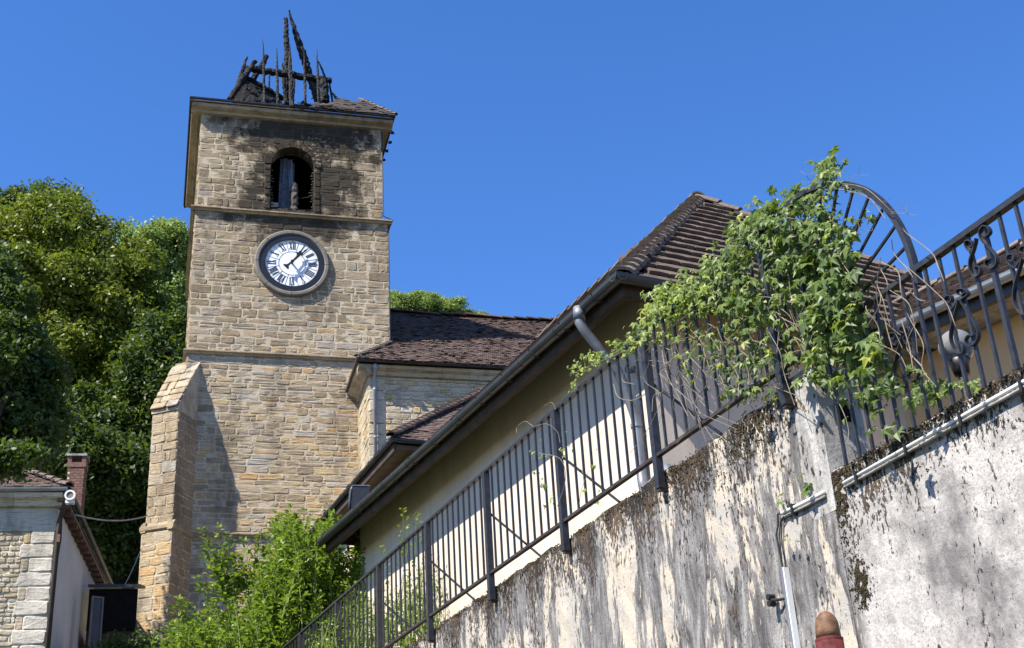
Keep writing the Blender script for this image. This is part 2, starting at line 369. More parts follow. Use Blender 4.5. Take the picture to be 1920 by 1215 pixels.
def layout(rng, v0, v1, spans, hr, wr, gap=.016, split=.18):
    gap *= 1.5
    """courses of stones between v0 and v1; spans(v) -> list of (u0,u1)"""
    out = []; v = v0
    while v < v1 - .05:
        h = rng.uniform(*hr)
        if v + h > v1 - hr[0] * .7: h = v1 - v
        for a, b in spans(v + h / 2):
            u = a
            while u < b - .03:
                w = rng.uniform(*wr) * (1 if rng.random() < .8 else .5)
                if u + w > b - wr[0] * .6: w = b - u
                if w > h * 1.1 and h > hr[0] * 1.15 and rng.random() < split:
                    k = rng.uniform(.4, .6)
                    if rng.random() < .5 and w > .3:
                        m = rng.uniform(.35, .65)
                        out += [(u, v, u + w*m, v + h*k), (u + w*m, v, u + w, v + h*k), (u, v + h*k, u + w, v + h)]
                    else: out += [(u, v, u + w, v + h*k), (u, v + h*k, u + w, v + h)]
                else: out.append((u, v, u + w, v + h))
                u += w
        v += h
    return [(a + gap/2, b + gap/2, c - gap/2, d - gap/2) for a, b, c, d in out if c - a > .04 and d - b > .03]

def stone_wall(rects, P, rng, mat, parent, nind, name='stone', depth=.03, tones=None):
    rects = sorted(rects, key=lambda r: -(r[2]-r[0]) * (r[3]-r[1]))
    rest = MB()
    for i, (a, b, c, d) in enumerate(rects):
        t = tones(a, b, c, d) if tones else None
        if i < nind:
            m = MB(); make_stone(m, rng, (a, b), (c, d), P, depth, t); m.build(name, mat, parent)
        else: make_stone(rest, rng, (a, b), (c, d), P, depth, t)
    if rest.v: rest.build('rubble_' + name, mat, parent, kind='stuff')

def tile_field(parent, mat, O, ud, vd, inside, U, V, W, E, L, th, rng, nind=0, name='tile', key=None, jit=.004, lift=0, stag=.5):
    O = np.array(O, float); ud = np.array(ud, float); vd = np.array(vd, float); ud /= np.linalg.norm(ud); vd /= np.linalg.norm(vd)
    n = np.cross(ud, vd); n = n if n[2] > 0 else -n
    ts = []; r = 0; v = V[0]
    while v < V[1]:
        u = U[0] + (W * stag if r % 2 else 0)
        while u < U[1]:
            if inside(u + W/2, v + E * .4): ts.append((u, v))
            u += W
        v += E; r += 1
    if key: ts.sort(key=key)
    rest = MB()
    for i, (u, v) in enumerate(ts):
        a0, a1 = u + .002 + rng.uniform(0, jit), u + W - .002 - rng.uniform(0, jit); v0 = v + rng.uniform(-1, 1) * jit * 2
        lf = max(0, rng.gauss(0, lift)); s = rng.uniform(-1, 1) * jit
        Q = lambda a, b, c: O + ud * a + vd * b + n * c
        hz = th * 1.15 + lf; um = (a0 + a1) / 2
        vs = [Q(a0, v0 + s, hz), Q(um, v0, hz + th*.12), Q(a1, v0 - s, hz), Q(a0, v + L, .004), Q(um, v + L, .006), Q(a1, v + L, .004),
              Q(a0, v0 + s, hz - th), Q(um, v0, hz - th * .65), Q(a1, v0 - s, hz - th), Q(a0, v + L, -th), Q(a1, v + L, -th)]
        fs = [(0, 1, 4, 3), (1, 2, 5, 4), (0, 6, 7, 1), (1, 7, 8, 2), (0, 3, 9, 6), (2, 8, 10, 5), (6, 9, 10, 8, 7)]
        t = rng.random()
        if i < nind: MB().add(vs, fs, t).build(name, mat, parent)
        else: rest.add(vs, fs, t)
    if rest.v: rest.build('small_' + name, mat, parent, kind='stuff')

def hip_tiles(parent, mat, p0, p1, n, r, rng, name='hip_tile', lift=.02):
    p0 = np.array(p0, float); p1 = np.array(p1, float); t = (p1 - p0); L = np.linalg.norm(t); t /= L; st = L / n
    side = np.cross(t, [0, 0, 1]); side /= np.linalg.norm(side); up = np.cross(side, t); up *= 1 if up[2] > 0 else -1
    for i in range(n):
        a = p0 + t * (i * st - .03); b = p0 + t * ((i + 1) * st + .02); V = []; k = 9
        tw = rng.uniform(-.01, .01)
        for rr, q, z in ((r * 1.08, a, .035 + lift), (r * .92, b, .01 + lift), (r * .92, a, .02 + lift), (r * .8, b, -.005 + lift)):
            for j in range(k):
                th = math.pi * (.02 + .96 * j / (k-1)); V.append(q + side * (math.cos(th) * rr + tw) + up * (math.sin(th) * rr * .75 + z - r * .35))
        F = [(j, j+1, k + j+1, k + j) for j in range(k-1)] + [(j, 2*k + j, 2*k + j+1, j+1) for j in range(k-1)]
        F += [(0, k, 3*k, 2*k), (k-1, 3*k-1, 4*k-1, 2*k-1)]
        MB().add(V, F, rng.random()).build(name, mat, parent)

def gutter(parent, p0, p1, out, r=.075, mat='zinc_dark', joints=0, name='gutter', jname='gutter_joint'):
    """half-round gutter whose outer lip runs p0->p1; out = outward horizontal unit; gutter hangs behind the lip"""
    p0 = np.array(p0, float); p1 = np.array(p1, float); o = np.array(out, float); z = np.array([0, 0, 1.])
    prof = []
    for i in range(9):
        th = math.pi * i / 8; prof.append((-r + r * math.cos(th), -r * math.sin(th)))
    prof = [(0.004, .012), (-.008, .014)] [:1] + prof + [(-2*r, .02)]
    inner = [(a * .9 - r * .1, b * .9 + .003) for a, b in prof][::-1]
    pr = prof + inner
    MB().extr([p0 + o * a + z * b for a, b in pr], p1 - p0).build(name, M[mat], parent)
    t = (p1 - p0); L = np.linalg.norm(t); t /= L
    for i in range(joints):
        c = p0 + t * L * (i + .6) / joints; rr = r * 1.09
        pr2 = [(-r + rr * math.cos(math.pi * i / 8), -rr * math.sin(math.pi * i / 8)) for i in range(9)]
        pr3 = [(a, b) for a, b in pr2] + [(-r + (a + r) * .93, b * .93) for a, b in pr2][::-1]
        MB().extr([c + o * a + z * b for a, b in pr3], t * .045).build(jname, M[mat], parent)

# ================================================================== ground
def gh(x, y):
    d = y
    h = 0 if d < 3 else (d - 3) * .28
    if d > 36: h += (d - 36) * .42 * max(0, min(1, (-x + 4 + (d-36)*.5) / 14 + .35)) * (1 if d < 80 else 80 / d)
    return h
g = MB(); xs = [-400, -200, -120] + list(range(-90, 91, 5)) + [120, 200, 400]; ys = [-300, -150, -60, -20, -6, 0, 3] + list(range(6, 100, 4)) + [120, 180, 300, 500]
V = [(x, y, gh(x, y)) for y in ys for x in xs]; nx = len(xs)
g.add(V, [(j*nx + i, j*nx + i+1, (j+1)*nx + i+1, (j+1)*nx + i) for j in range(len(ys)-1) for i in range(nx-1)])
tag(g.build('hillside_ground', M['soil']), 'steep dark earthy hillside rising behind the church tower', None, None, 'structure')

# ================================================================== TOWER
TF = Frame((-8.61, 32.08), -15.6)
tower = TF.root('church_tower'); tower.location.z = 0
tag(tower, 'square stone church bell tower with clock and burnt open top', 'tower')
rng = random.Random(7)
TW = 5.4; TD = 5.5
def core(x0, x1, y0, y1, z0, z1, name='mortar_core', mat='mortar', par=tower):
    return MB().box((x0, y0, z0), (x1, y1, z1)).build(name, M[mat], par)
core(.012, 5.44, .006, TD, 7.5, 16.86)
core(.022, 5.41, .006, TD, 16.98, 21.28)
# belfry stage with an arched opening and a hollow, sooty chamber
WX, WR, WS, WB, BT = 2.69, .62, 22.93, 21.44, 24.5
b0, b1, zb = .06, 5.27, 21.36
mb = MB()
arc = [(WX + WR * math.cos(t), WS + WR * math.sin(t)) for t in np.linspace(0, math.pi, 17)]
def quad(mb, a, b, c, d, y0=.006, y1=.42): mb.extr([(p[0], y0, p[1]) for p in (a, b, c, d)], (0, y1 - y0, 0))
quad(mb, (b0, zb), (WX-WR, zb), (WX-WR, WS), (b0, WS)); quad(mb, (WX+WR, zb), (b1, zb), (b1, WS), (WX+WR, WS))
quad(mb, (WX-WR, zb), (WX+WR, zb), (WX+WR, WB), (WX-WR, WB))
quad(mb, (b0, WS), (WX-WR, WS), (WX-WR, BT), (b0, BT)); quad(mb, (WX+WR, WS), (b1, WS), (b1, BT), (WX+WR, BT))
for (xa, za), (xb, zb2) in zip(arc[:-1], arc[1:]): quad(mb, (xb, zb2), (xa, za), (xa, BT), (xb, BT))
mb.build('belfry_front_wall', M['mortar'], tower)
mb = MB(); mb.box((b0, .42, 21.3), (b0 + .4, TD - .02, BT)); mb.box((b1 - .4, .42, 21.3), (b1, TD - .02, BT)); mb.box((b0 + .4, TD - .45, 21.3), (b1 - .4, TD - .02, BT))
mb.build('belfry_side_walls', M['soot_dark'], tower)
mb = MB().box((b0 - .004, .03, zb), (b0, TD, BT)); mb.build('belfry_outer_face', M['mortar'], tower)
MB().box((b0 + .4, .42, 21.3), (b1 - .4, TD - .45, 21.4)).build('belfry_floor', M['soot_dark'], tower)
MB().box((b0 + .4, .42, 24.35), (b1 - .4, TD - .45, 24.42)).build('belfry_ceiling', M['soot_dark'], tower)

rects = []
rects += layout(rng, 11.98, 16.86, lambda v: [(.0, 4.52)] if v < 16.1 else [(.0, 5.43)], (.13, .23), (.28, .72), .014)
rects += layout(rng, 9.0, 11.86, lambda v: [(-.02, 4.52)], (.15, .24), (.28, .66), .014)
rects += layout(rng, 16.99, 21.2, lambda v: [(.01, 5.42)], (.16, .30), (.25, .68), .016)
def bspan(v):
    if v < WB - .02: return [(.05, 5.28)]
    r = WR + .2
    if v < WS: return [(.05, WX - WR - .17), (WX + WR + .17, 5.28)]
    if v < WS + r: q = math.sqrt(r*r - (v-WS)**2); q = max(q, .0); return [(.05, WX - q), (WX + q, 5.28)]
    return [(.05, 5.28)]
rects += layout(rng, 21.4, BT - .08, bspan, (.17, .29), (.28, .70), .016)
# stones hidden by the clock are left out
rects = [r for r in rects if math.hypot((r[0]+r[2])/2 - 2.71, (r[1]+r[3])/2 - 19.72) > .86]
def ttone(a, b, c, d):
    t = rng.random() ** 1.1
    if b < 13.9 and rng.random() < .12: t = rng.uniform(.82, 1)
    if (b > 18 or b > 15.5 and rng.random() < .6) and t > .8: t *= .75
    return t
stone_wall(rects, lambda u, v, n: (u, -n + .012, v), rng, M['stone'], tower, 235, depth=.014, tones=ttone)
# jamb stones and voussoirs round the belfry opening
for k_ in range(7):
    for sx in (-1, 1):
        z0 = WB + k_ * (WS - WB) / 7; m = MB(); wj = .16 if k_ % 2 else .2
        a, b = (WX - WR - .165, WX - WR - .004) if sx < 0 else (WX + WR + .004, WX + WR + .165)
        make_stone(m, rng, (a, z0 + .006), (b, z0 + (WS - WB) / 7 - .006), lambda u, v, n: (u, -n + .012, v), .035, .2); m.build('jamb_stone', M['stone'], tower)
nv = 11
for i in range(nv):
    t0, t1 = math.pi * i / nv + .012, math.pi * (i+1) / nv - .012
    pts = [(WX + r * math.cos(t), WS + r * math.sin(t)) for r, t in ((WR, t0), (WR + .19, t0), (WR + .19, (t0+t1)/2), (WR + .19, t1), (WR, t1), (WR, (t0+t1)/2))]
    MB().extr([(p[0], -.035 - rng.uniform(0, .012), p[1]) for p in pts][::-1], (0, .06, 0), rng.random()*.4).build('arch_stone', M['stone'], tower)
# left face stones (seen edge-on)
for z0, z1, x in ((9, 11.86, -.0), (11.98, 16.86, .02), (16.99, 21.2, .03), (21.4, 24.4, .06)):
    rs = layout(rng, z0, z1, lambda v: [(.03, TD)], (.2, .3), (.35, .8), .014)
    stone_wall(rs, lambda u, v, n: (x - n + .01, u, v), rng, M['stone'], tower, 0)
# string courses and plinth, each a moulded band built of lengths
def band(z, h, pro, x0, x1, n, name, y1=TD, mat='cornice'):
    prof = [(0.02, -h), (-pro*.35, -h), (-pro*.55, -h*.45), (-pro, -h*.35), (-pro, 0), (-pro*.2, h*.35), (.02, h*.4)]
    xs_ = np.linspace(x0 - pro, x1 + pro, n + 1)
    for a, b in zip(xs_[:-1], xs_[1:]):
        j = rng.uniform(-.004, .004)
        MB().extr([(a + .003, y + j, z + q) for y, q in prof], (b - a - .006, 0, 0), rng.random()).build(name, M[mat], tower)
    xl = x0
    MB().extr([(xl + y, -pro*0, z + q) for y, q in prof], (0, y1, 0), .5).build(name, M[mat], tower)
    MB().extr([(x1 - y, -pro*0, z + q) for y, q in prof][::-1], (0, y1, 0), .5).build(name, M[mat], tower)
band(16.93, .10, .10, .01, 5.43, 7, 'string_course')
band(21.31, .10, .12, .02, 5.42, 7, 'string_course')
band(11.93, .09, .08, .0, 4.5, 6, 'plinth_course')
# cornice and soffit under the eave
for i, (a, b) in enumerate(zip(np.linspace(-.24, 5.6, 8)[:-1], np.linspace(-.24, 5.6, 8)[1:])):
    MB().extr([(a + .003, y, z) for y, z in ((.03, 24.42), (-.08, 24.44), (-.10, 24.50), (-.24, 24.56), (-.26, 24.66), (.03, 24.66))], (b - a - .006, 0, 0), rng.random()).build('cornice_stone', M['cornice'], tower)
for i, (a, b) in enumerate(zip(np.linspace(.03, TD, 7)[:-1], np.linspace(.03, TD, 7)[1:])):
    for sx, x in ((-1, .06), (1, 5.27)):
        MB().extr([(x + sx * q, a + .003, z) for q, z in ((-.03, 24.42), (.10, 24.44), (.12, 24.50), (.28, 24.56), (.30, 24.66), (-.03, 24.66))][::sx], (0, b - a - .006, 0), rng.random()).build('cornice_stone', M['cornice'], tower)
EZ = 24.78
gutter(tower, (-.30, -.33, EZ), (5.66, -.33, EZ), (0, -1, 0), .045, joints=6, name='eave_gutter')
gutter(tower, (-.30, -.33, EZ), (-.30, TD + .3, EZ), (-1, 0, 0), .045, joints=5, name='eave_gutter')
gutter(tower, (5.66, -.33, EZ), (5.66, TD + .3, EZ), (1, 0, 0), .045, joints=3, name='eave_gutter')
MB().box((-.28, -.31, 24.665), (5.63, -.20, 24.70)).box((-.28, -.2, 24.665), (-.2, TD+.25, 24.70)).box((5.52, -.2, 24.665), (5.63, TD+.25, 24.70)).build('eave_board', M['wood_dark'], tower)
# warped sheet fragments hanging on the right eave
for i in range(9):
    y = .1 + i * .55 + rng.uniform(-.1, .1); z = 24.62 - rng.uniform(0, .12)
    MB().add([(5.6, y, z), (5.68 + rng.uniform(0, .04), y + .03, z + .02), (5.69 + rng.uniform(0, .03), y + .1, z - rng.uniform(.02, .05)), (5.6, y + .12, z - .03), (5.64, y + .05, z - .06)], [(0, 1, 2, 3), (0, 3, 4), (3, 2, 4), (0, 4, 1), (1, 4, 2)]).build('burnt_eave_scrap', M['charred'], tower)
# cable and pipe down the right corner
MB().tube([(5.29, .02, 24.4), (5.30, .02, 21.5), (5.56, -.06, 21.33), (5.44, .02, 21.1), (5.43, .02, 17.1)], .02, 6).build('lightning_conductor', M['black_rubber'], tower)
# what is left of the roof covering: front right corner
pit = math.tan(rad(50)); rs = (0, math.cos(rad(50)), math.sin(rad(50)))
RO = (5.66, -.34, 24.80)
hip_l = 1.0
def rin(u, v):   # u from right corner leftwards, v up the slope
    up = v * math.cos(rad(50))
    return u > up and u < 2.55 - v * .9 + .18 * math.sin(u * 9) and v < 1.12 + .12 * math.sin(u * 5)
tile_field(tower, M['tile_grey'], RO, (-1, 0, 0), rs, rin, (0, 3), (-.04, 1.5), .17, .10, .2, .014, rng, 60, 'roof_tile', key=lambda q: q[1], jit=.012, lift=.012)
MB().add([(5.64, -.3, 24.76), (3.1, -.3, 24.76), (3.9, .42, 25.6), (4.92, .42, 25.6)], [(0, 1, 2, 3), (3, 2, 1, 0)]).build('roof_boarding', M['charred'], tower)
hip_tiles(tower, M['tile_hip'], (5.64, -.32, 24.82), (4.72, .6, 25.9), 9, .07, rng, 'hip_tile')
for i in range(12):   # stepped verge tiles of the far slope seen against the sky
    t = i / 12; p = np.array([5.60, -.2, 24.95]) * (1 - t) + np.array([4.75, .75, 26.0]) * t
    MB().box(p + np.array([-.05, 0, -.02]), p + np.array([.09, .05, .02 + .01 * (i % 2)]), rng.random()).build('verge_tile', M['tile_grey'], tower)
for i in range(26):   # twisted remains along the front edge
    x = rng.uniform(2.3, 4.3); z = 24.80 + rng.uniform(-.05, .10)
    a = rng.uniform(-.4, .4); L = rng.uniform(.15, .5)
    MB().bar((x, -.38 + rng.uniform(-.05, .1), z), (x + L * math.cos(a), -.33 + rng.uniform(-.05, .15), z + L * math.sin(a) * .5), .02, rng.uniform(.03, .09), (0, 1, .3), rng.random()).build('roof_scrap', M['tile_grey'] if rng.random() < .6 else M['charred'], tower)

# ------------- buttress
butt = [(.35, .0), (-.14, -.79), (-.78, -.38), (-.29, .40), (.0, .86), (.05, .1)]
fr = [np.array(p) for p in butt]
dO = np.array([-.53, -.85]); dA = np.array([-.845, .53])
zt, zc = 16.58, 15.0
bt = bpy.data.objects.new('buttress', None); COL.objects.link(bt); bt.parent = tower
m = MB(); P_ = [(.35, .04), (.35 + .0, .0), (-.12, -.76), (-.75, -.37), (-.27, .40), (.04, .86)]
m.prism([(p[0], p[1]) for p in P_][::-1], 11.9, zc - .05); m.build('buttress_core', M['mortar'], bt)
m = MB(); a, b, c, d = (.35, 0, zt), (-.15, -.80, zc), (-.79, -.39, zc), (-.30, .40, zt - .02)
lo = zc - .09
m.add([a, b, c, d, (.35, 0, lo), (-.15, -.8, lo), (-.79, -.39, lo), (-.30, .40, lo), (.05, .9, lo), (.05, .9, zt - .1)],
      [(0, 1, 2, 3)[::-1], (0, 4, 5, 1)[::-1], (1, 5, 6, 2)[::-1], (2, 6, 7, 3)[::-1], (3, 7, 8, 9)[::-1], (4, 8, 7, 6, 5)[::-1], (0, 3, 9)], .3)
m.build('cap_core', M['mortar'], bt)
# sloped cap slabs
A_, B_, C_, D_ = (np.array(q, float) for q in ((.40, .05, zt + .05), (-.17, -.85, zc - .02), (-.84, -.42, zc - .02), (-.34, .44, zt + .02)))
nrm = np.cross(B_ - A_, D_ - A_); nrm /= np.linalg.norm(nrm); nrm *= 1 if nrm[2] > 0 else -1
r_ = layout(rng, 0, 1, lambda v: [(0, 1)], (.12, .19), (.35, .6), .012, 0)
for (u0, v0, u1, v1) in r_:
    def PP(u, v, n):
        lft = C_ + (D_ - C_) * v; rgt = B_ + (A_ - B_) * v; return lft + (rgt - lft) * u + nrm * (n + .015)
    mm = MB(); make_stone(mm, rng, (u0, v0), (u1, v1), PP, .03, rng.uniform(.15, .75)); mm.build('cap_stone', M['stone'], bt)
def face_stones(pa, pb, z0, z1, hr, wr, nind, par, dd=.014, tn=None):
    pa = np.array(pa, float); pb = np.array(pb, float); L = np.linalg.norm(pb - pa); t = (pb - pa) / L; nn = np.array([t[1], -t[0]])
    rs_ = layout(rng, z0, z1, lambda v: [(0, L)], hr, wr, .014, .1)
    stone_wall(rs_, lambda u, v, n: (pa[0] + t[0]*u + nn[0]*n, pa[1] + t[1]*u + nn[1]*n, v), rng, M['stone'], par, nind, depth=dd, tones=tn)
zl = 11.87
tn = lambda a, b, c, d: rng.uniform(0, .8)
tl = lambda a, b, c, d: rng.choice([rng.uniform(.3, .6), rng.uniform(.8, 1)])
face_stones((-.76, -.37), (-.12, -.77), 11.98, zc - .08, (.2, .32), (.25, .45), 30, bt, tn=tn)
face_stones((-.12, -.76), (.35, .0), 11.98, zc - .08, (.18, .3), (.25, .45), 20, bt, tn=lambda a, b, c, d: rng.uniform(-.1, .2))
face_stones((-.27, .4), (-.76, -.37), 11.98, zc - .08, (.2, .3), (.25, .45), 0, bt, tn=tn)
# lower stage, a little wider
Q_ = [(.35, .0), (-.13, -.83), (-.84, -.40), (-.33, .44), (.04, .95)]
MB().prism([(p[0], p[1]) for p in Q_][::-1], 7.5, 11.78).build('buttress_foot', M['mortar'], bt)
face_stones((-.84, -.40), (-.13, -.83), 8.6, 11.76, (.22, .34), (.28, .5), 26, bt, tn=tl)
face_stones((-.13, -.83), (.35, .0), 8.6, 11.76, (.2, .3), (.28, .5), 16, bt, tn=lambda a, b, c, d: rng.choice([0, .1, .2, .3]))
face_stones((-.33, .44), (-.84, -.40), 8.6, 11.76, (.2, .3), (.28, .5), 0, bt, tn=tl)
# sloping offset moulding
for pa, pb in (((-.90, -.41), (-.11, -.90)), ((-.11, -.90), (.42, .0)), ((-.38, .44), (-.90, -.41))):
    pa = np.array(pa); pb = np.array(pb); t = (pb - pa) / np.linalg.norm(pb - pa); nn = np.array([t[1], -t[0]])
    pf = [(-.16, .02), (-.16, .15), (-.10, .15), (.0, .03), (.0, -.05), (-.04, -.10), (-.16, -.10)]
    k2 = 2 if np.linalg.norm(pb - pa) < .9 else 2
    for i in range(k2):
        s0 = pa + (pb - pa) * i / k2
        MB().extr([(s0[0] + nn[0]*q, s0[1] + nn[1]*q, zl + z) for q, z in pf], (*( (pb - pa) / k2 * .985), 0), rng.random()).build('offset_stone', M['cornice'], bt)
# shoulder above the cap, where it dies into the wall
for sx in (0, 1):
    make_stone(mm := MB(), rng, (-.28 + sx * .32, zt - .02), (.02 + sx * .3, zt + .1), lambda u, v, n: (u, .42 - (u + .28) * .65 - n, v), .02, .4); mm.build('cap_stone', M['stone'], bt)

# ------------- clock
CK = Frame((0, 0), 0)
clock = bpy.data.objects.new('tower_clock', None); COL.objects.link(clock)
clock.location = TF.w((2.71, 0, 19.72)); clock.rotation_euler = (0, 0, -rad(TF.a))
tag(clock, 'round white clock dial with black Roman numerals in a grey stone ring on the tower', 'clock')
def ring(r0, r1, y0, y1, n=64, bev=0):
    m = MB(); V = []; 
    prof = [(r0, y1), (r0, y0 + bev*.3), (r0 + bev, y0), (r1 - bev, y0), (r1, y0 + bev), (r1, y1)]
    for i in range(n):
        t = 2 * math.pi * i / n
        for r, y in prof: V.append((r * math.cos(t), y, r * math.sin(t)))
    p = len(prof)
    m.add(V, [(i*p + j, ((i+1) % n)*p + j, ((i+1) % n)*p + j+1, i*p + j+1) for i in range(n) for j in range(p-1)]); return m
def disc(r, y, n=64):
    return MB().add([(r * math.cos(2*math.pi*i/n), y, r * math.sin(2*math.pi*i/n)) for i in range(n)], [tuple(range(n))[::-1]])
for i in range(8):   # surround cut in eight lengths
    t = np.linspace(2*math.pi*i/8 + .008, 2*math.pi*(i+1)/8 - .008, 9); prof = [(.90, .02), (.90, -.08), (.93, -.105), (1.0, -.105), (1.035, -.07), (1.04, .02)]
    V = [(r * math.cos(a), y, r * math.sin(a)) for a in t for r, y in prof]; p = 6
    MB().add(V, [(a*p + j, (a+1)*p + j, (a+1)*p + j+1, a*p + j+1) for a in range(8) for j in range(p-1)] + [tuple(range(6)), tuple(range(48, 54))[::-1]]).build('surround_stone', M['ring_grey'], clock)
ring(.73, .905, -.075, .0).build('bezel', M['dial_black'], clock)
disc(.80, -.035).build('dial', M['dial'], clock)
yd = -.041
def strip(m, p0, p1, w, y=yd):
    p0 = np.array(p0); p1 = np.array(p1); t = (p1 - p0) / np.linalg.norm(p1 - p0); c = np.array([-t[1], t[0]]) * w / 2
    q = [p0 - c, p1 - c, p1 + c, p0 + c]; m.extr([(a[0], y, a[1]) for a in q], (0, .004, 0))
def circ(m, r, w, n=96, y=yd):
    for i in range(n):
        a, b = 2*math.pi*i/n, 2*math.pi*(i+1)/n
        m.add([(q * math.cos(t), y, q * math.sin(t)) for q, t in ((r - w/2, a), (r + w/2, a), (r + w/2, b), (r - w/2, b))], [(0, 1, 2, 3), (3, 2, 1, 0)])
m = MB(); circ(m, .395, .013); m.build('inner_circle', M['dial_black'], clock)
for i in range(12):
    m = MB(); t = math.pi / 12 + i * math.pi / 6; strip(m, (.395 * math.cos(t), .395 * math.sin(t)), (.775 * math.cos(t), .775 * math.sin(t)), .009, -.0405); m.build('hour_division', M['dial_black'], clock)
for i in range(60):
    t = i * math.pi / 30; r = .020 if i % 5 == 0 else .0085; c = (.745 * math.cos(t), .745 * math.sin(t))
    MB().add([(c[0] + r * math.cos(a), yd, c[1] + r * math.sin(a)) for a in np.linspace(0, 2*math.pi, 8)[:-1]], [tuple(range(7))[::-1]]).build('minute_dot', M['dial_black'], clock)
def numeral(txt, hour):
    wd = {'I': .05, 'V': .105, 'X': .105}; tot = sum(wd[c] for c in txt); x = -tot / 2; h = .235; m = MB()
    th = math.pi / 2 - hour * math.pi / 6; cr = (.60 * math.cos(th), .60 * math.sin(th)); rot = th - math.pi / 2
    def T(a, b): return (cr[0] + a * math.cos(rot) - b * math.sin(rot), cr[1] + a * math.sin(rot) + b * math.cos(rot))
    def S(a, b, w, y=yd): strip(m, T(*a), T(*b), w, y)
    for c in txt:
        w = wd[c]
        if c == 'I': S((x + w/2, -h/2), (x + w/2, h/2), .030)
        if c == 'V': S((x + .022, h/2), (x + w/2, -h/2), .030); S((x + w - .018, h/2), (x + w/2, -h/2), .009, yd - .0005)
        if c == 'X': S((x + .02, h/2), (x + w - .02, -h/2), .030); S((x + w - .02, h/2), (x + .02, -h/2), .009, yd - .0005)
        x += w
    S((-tot/2 - .004, h/2), (tot/2 + .004, h/2), .008, yd - .001); S((-tot/2 - .004, -h/2), (tot/2 + .004, -h/2), .008, yd - .001)
    m.build('roman_numeral', M['dial_black'], clock)
for i, t in enumerate('I II III IIII V VI VII VIII IX X XI XII'.split()): numeral(t, i + 1)
def hand(name, ang, outl, y):
    th = math.pi / 2 - rad(ang); m = MB(); d = np.array([math.cos(th), math.sin(th)]); c = np.array([-d[1], d[0]])
    for (a0, w0), (a1, w1) in zip(outl[:-1], outl[1:]):
        q = [d*a0 - c*w0, d*a1 - c*w1, d*a1 + c*w1, d*a0 + c*w0]; m.extr([(p[0], y, p[1]) for p in q], (0, .012, 0))
    return m.build(name, M['dial_black'], clock)
hand('hour_hand', 33, [(-.05, .03), (.08, .026), (.2, .018), (.26, .022), (.30, .07), (.335, .072), (.36, .03), (.40, .045), (.43, .02), (.47, .003)], -.13)
hand('minute_hand', 44, [(-.27, .09), (-.235, .10), (-.19, .045), (-.15, .03), (-.05, .028), (.1, .026), (.3, .02), (.36, .04), (.42, .018), (.5, .028), (.6, .012), (.72, .003)], -.16)
disc(.05, -.175, 20).build('hand_boss', M['dial_black'], clock)
MB().tube([(0, -.02, 0), (0, -.174, 0)], .028, 10).build('hand_arbor', M['dial_black'], clock)

for o_ in clock.children:
    if o_.name.split('.')[0] in ('inner_circle', 'hour_divisions', 'hour_division', 'minute_dot', 'roman_numeral'): o_.scale = (.93, 1, .93)
# ------------- things inside the belfry opening
sheet = bpy.data.objects.new('hanging_timber_bundle', None); COL.objects.link(sheet)
sheet.location = TF.w((2.62, .42, 21.45)); sheet.rotation_euler = (0, 0, -rad(TF.a))
tag(sheet, 'blue-grey upright scorched timber standing inside the belfry window', 'timber')
for i, (x, w, h, y) in enumerate([(-.20, .10, 2.0, 0), (-.10, .12, 2.02, -.03), (.02, .11, 1.98, .0), (.12, .10, 1.9, .03)]):
    MB().add([(x - w/2 - .05, y, 0), (x + w/2 - .04, y, 0), (x + w/2, y + .06, h), (x - w/2, y + .06, h), (x - w/2 - .05, y + .05, 0), (x + w/2 - .04, y + .05, 0), (x + w/2, y + .1, h), (x - w/2, y + .1, h)],
             [(0, 1, 2, 3)[::-1], (4, 5, 6, 7), (0, 1, 5, 4), (1, 2, 6, 5), (3, 2, 6, 7), (0, 3, 7, 4)]).build('plank', M['tarp'], sheet)
for i in range(7):
    x = rng.uniform(-.18, .14); MB().tube([(x + rng.uniform(-.04, .04), -.06, rng.uniform(.9, 1.1)), (x, -.05, 1.5), (x + rng.uniform(-.03, .03), -.03, 1.95)], .006, 4).build('torn_strip', M['zinc_light'], sheet)
post = bpy.data.objects.new('charred_log', None); COL.objects.link(post); post.location = TF.w((2.76, .26, 21.45)); post.rotation_euler = (0, 0, -rad(TF.a))
def rough_beam(name, p0, p1, w, d, mat, parent, seed=0, taper=.3, n=14, tone=.8, jag=.22, side=(1, 0, 0)):
    r2 = random.Random(seed); p0 = np.array(p0, float); p1 = np.array(p1, float); t = p1 - p0; L = np.linalg.norm(t); t /= L
    s1 = np.array(side, float); s1 -= t * (s1 @ t); s1 /= np.linalg.norm(s1); s2 = np.cross(t, s1); m = MB(); V = []
    n = max(4, int(L / .09)); k = 8
    for i in range(n + 1):
        q = i / n; f = 1 - (1 - taper) * max(0, (q - .55) / .45) ** 1.2; c = p0 + t * L * q + s1 * r2.uniform(-.1, .1) * w + s2 * r2.uniform(-.1, .1) * d
        for j in range(k):
            a = 2 * math.pi * (j + .5) / k; e = 1 + r2.uniform(-jag, jag)
            ca, sa = math.cos(a), math.sin(a); sq = 1 / max(abs(ca), abs(sa)) ** .6
            V.append(c + s1 * ca * sq * w / 2 * f * e + s2 * sa * sq * d / 2 * f * e)
    F = [(i*k + j, i*k + (j+1) % k, (i+1)*k + (j+1) % k, (i+1)*k + j) for i in range(n) for j in range(k)] + [tuple(range(k))[::-1], tuple(range(n*k, n*k + k))]
    m.add(V, F, tone); return m.build(name, mat, parent)
rough_beam('charred_wood', (0, 0, 0), (.02, 0, 1.02), .19, .16, M['tile_grey'], post, 3, .8)
rough_beam('burnt_end', (.02, 0, 1.0), (-.01, .02, 1.1), .12, .1, M['charred'], post, 4, .4)
tag(post, 'short cracked grey log leaning in the belfry window against the tall blue-grey timber', 'log')
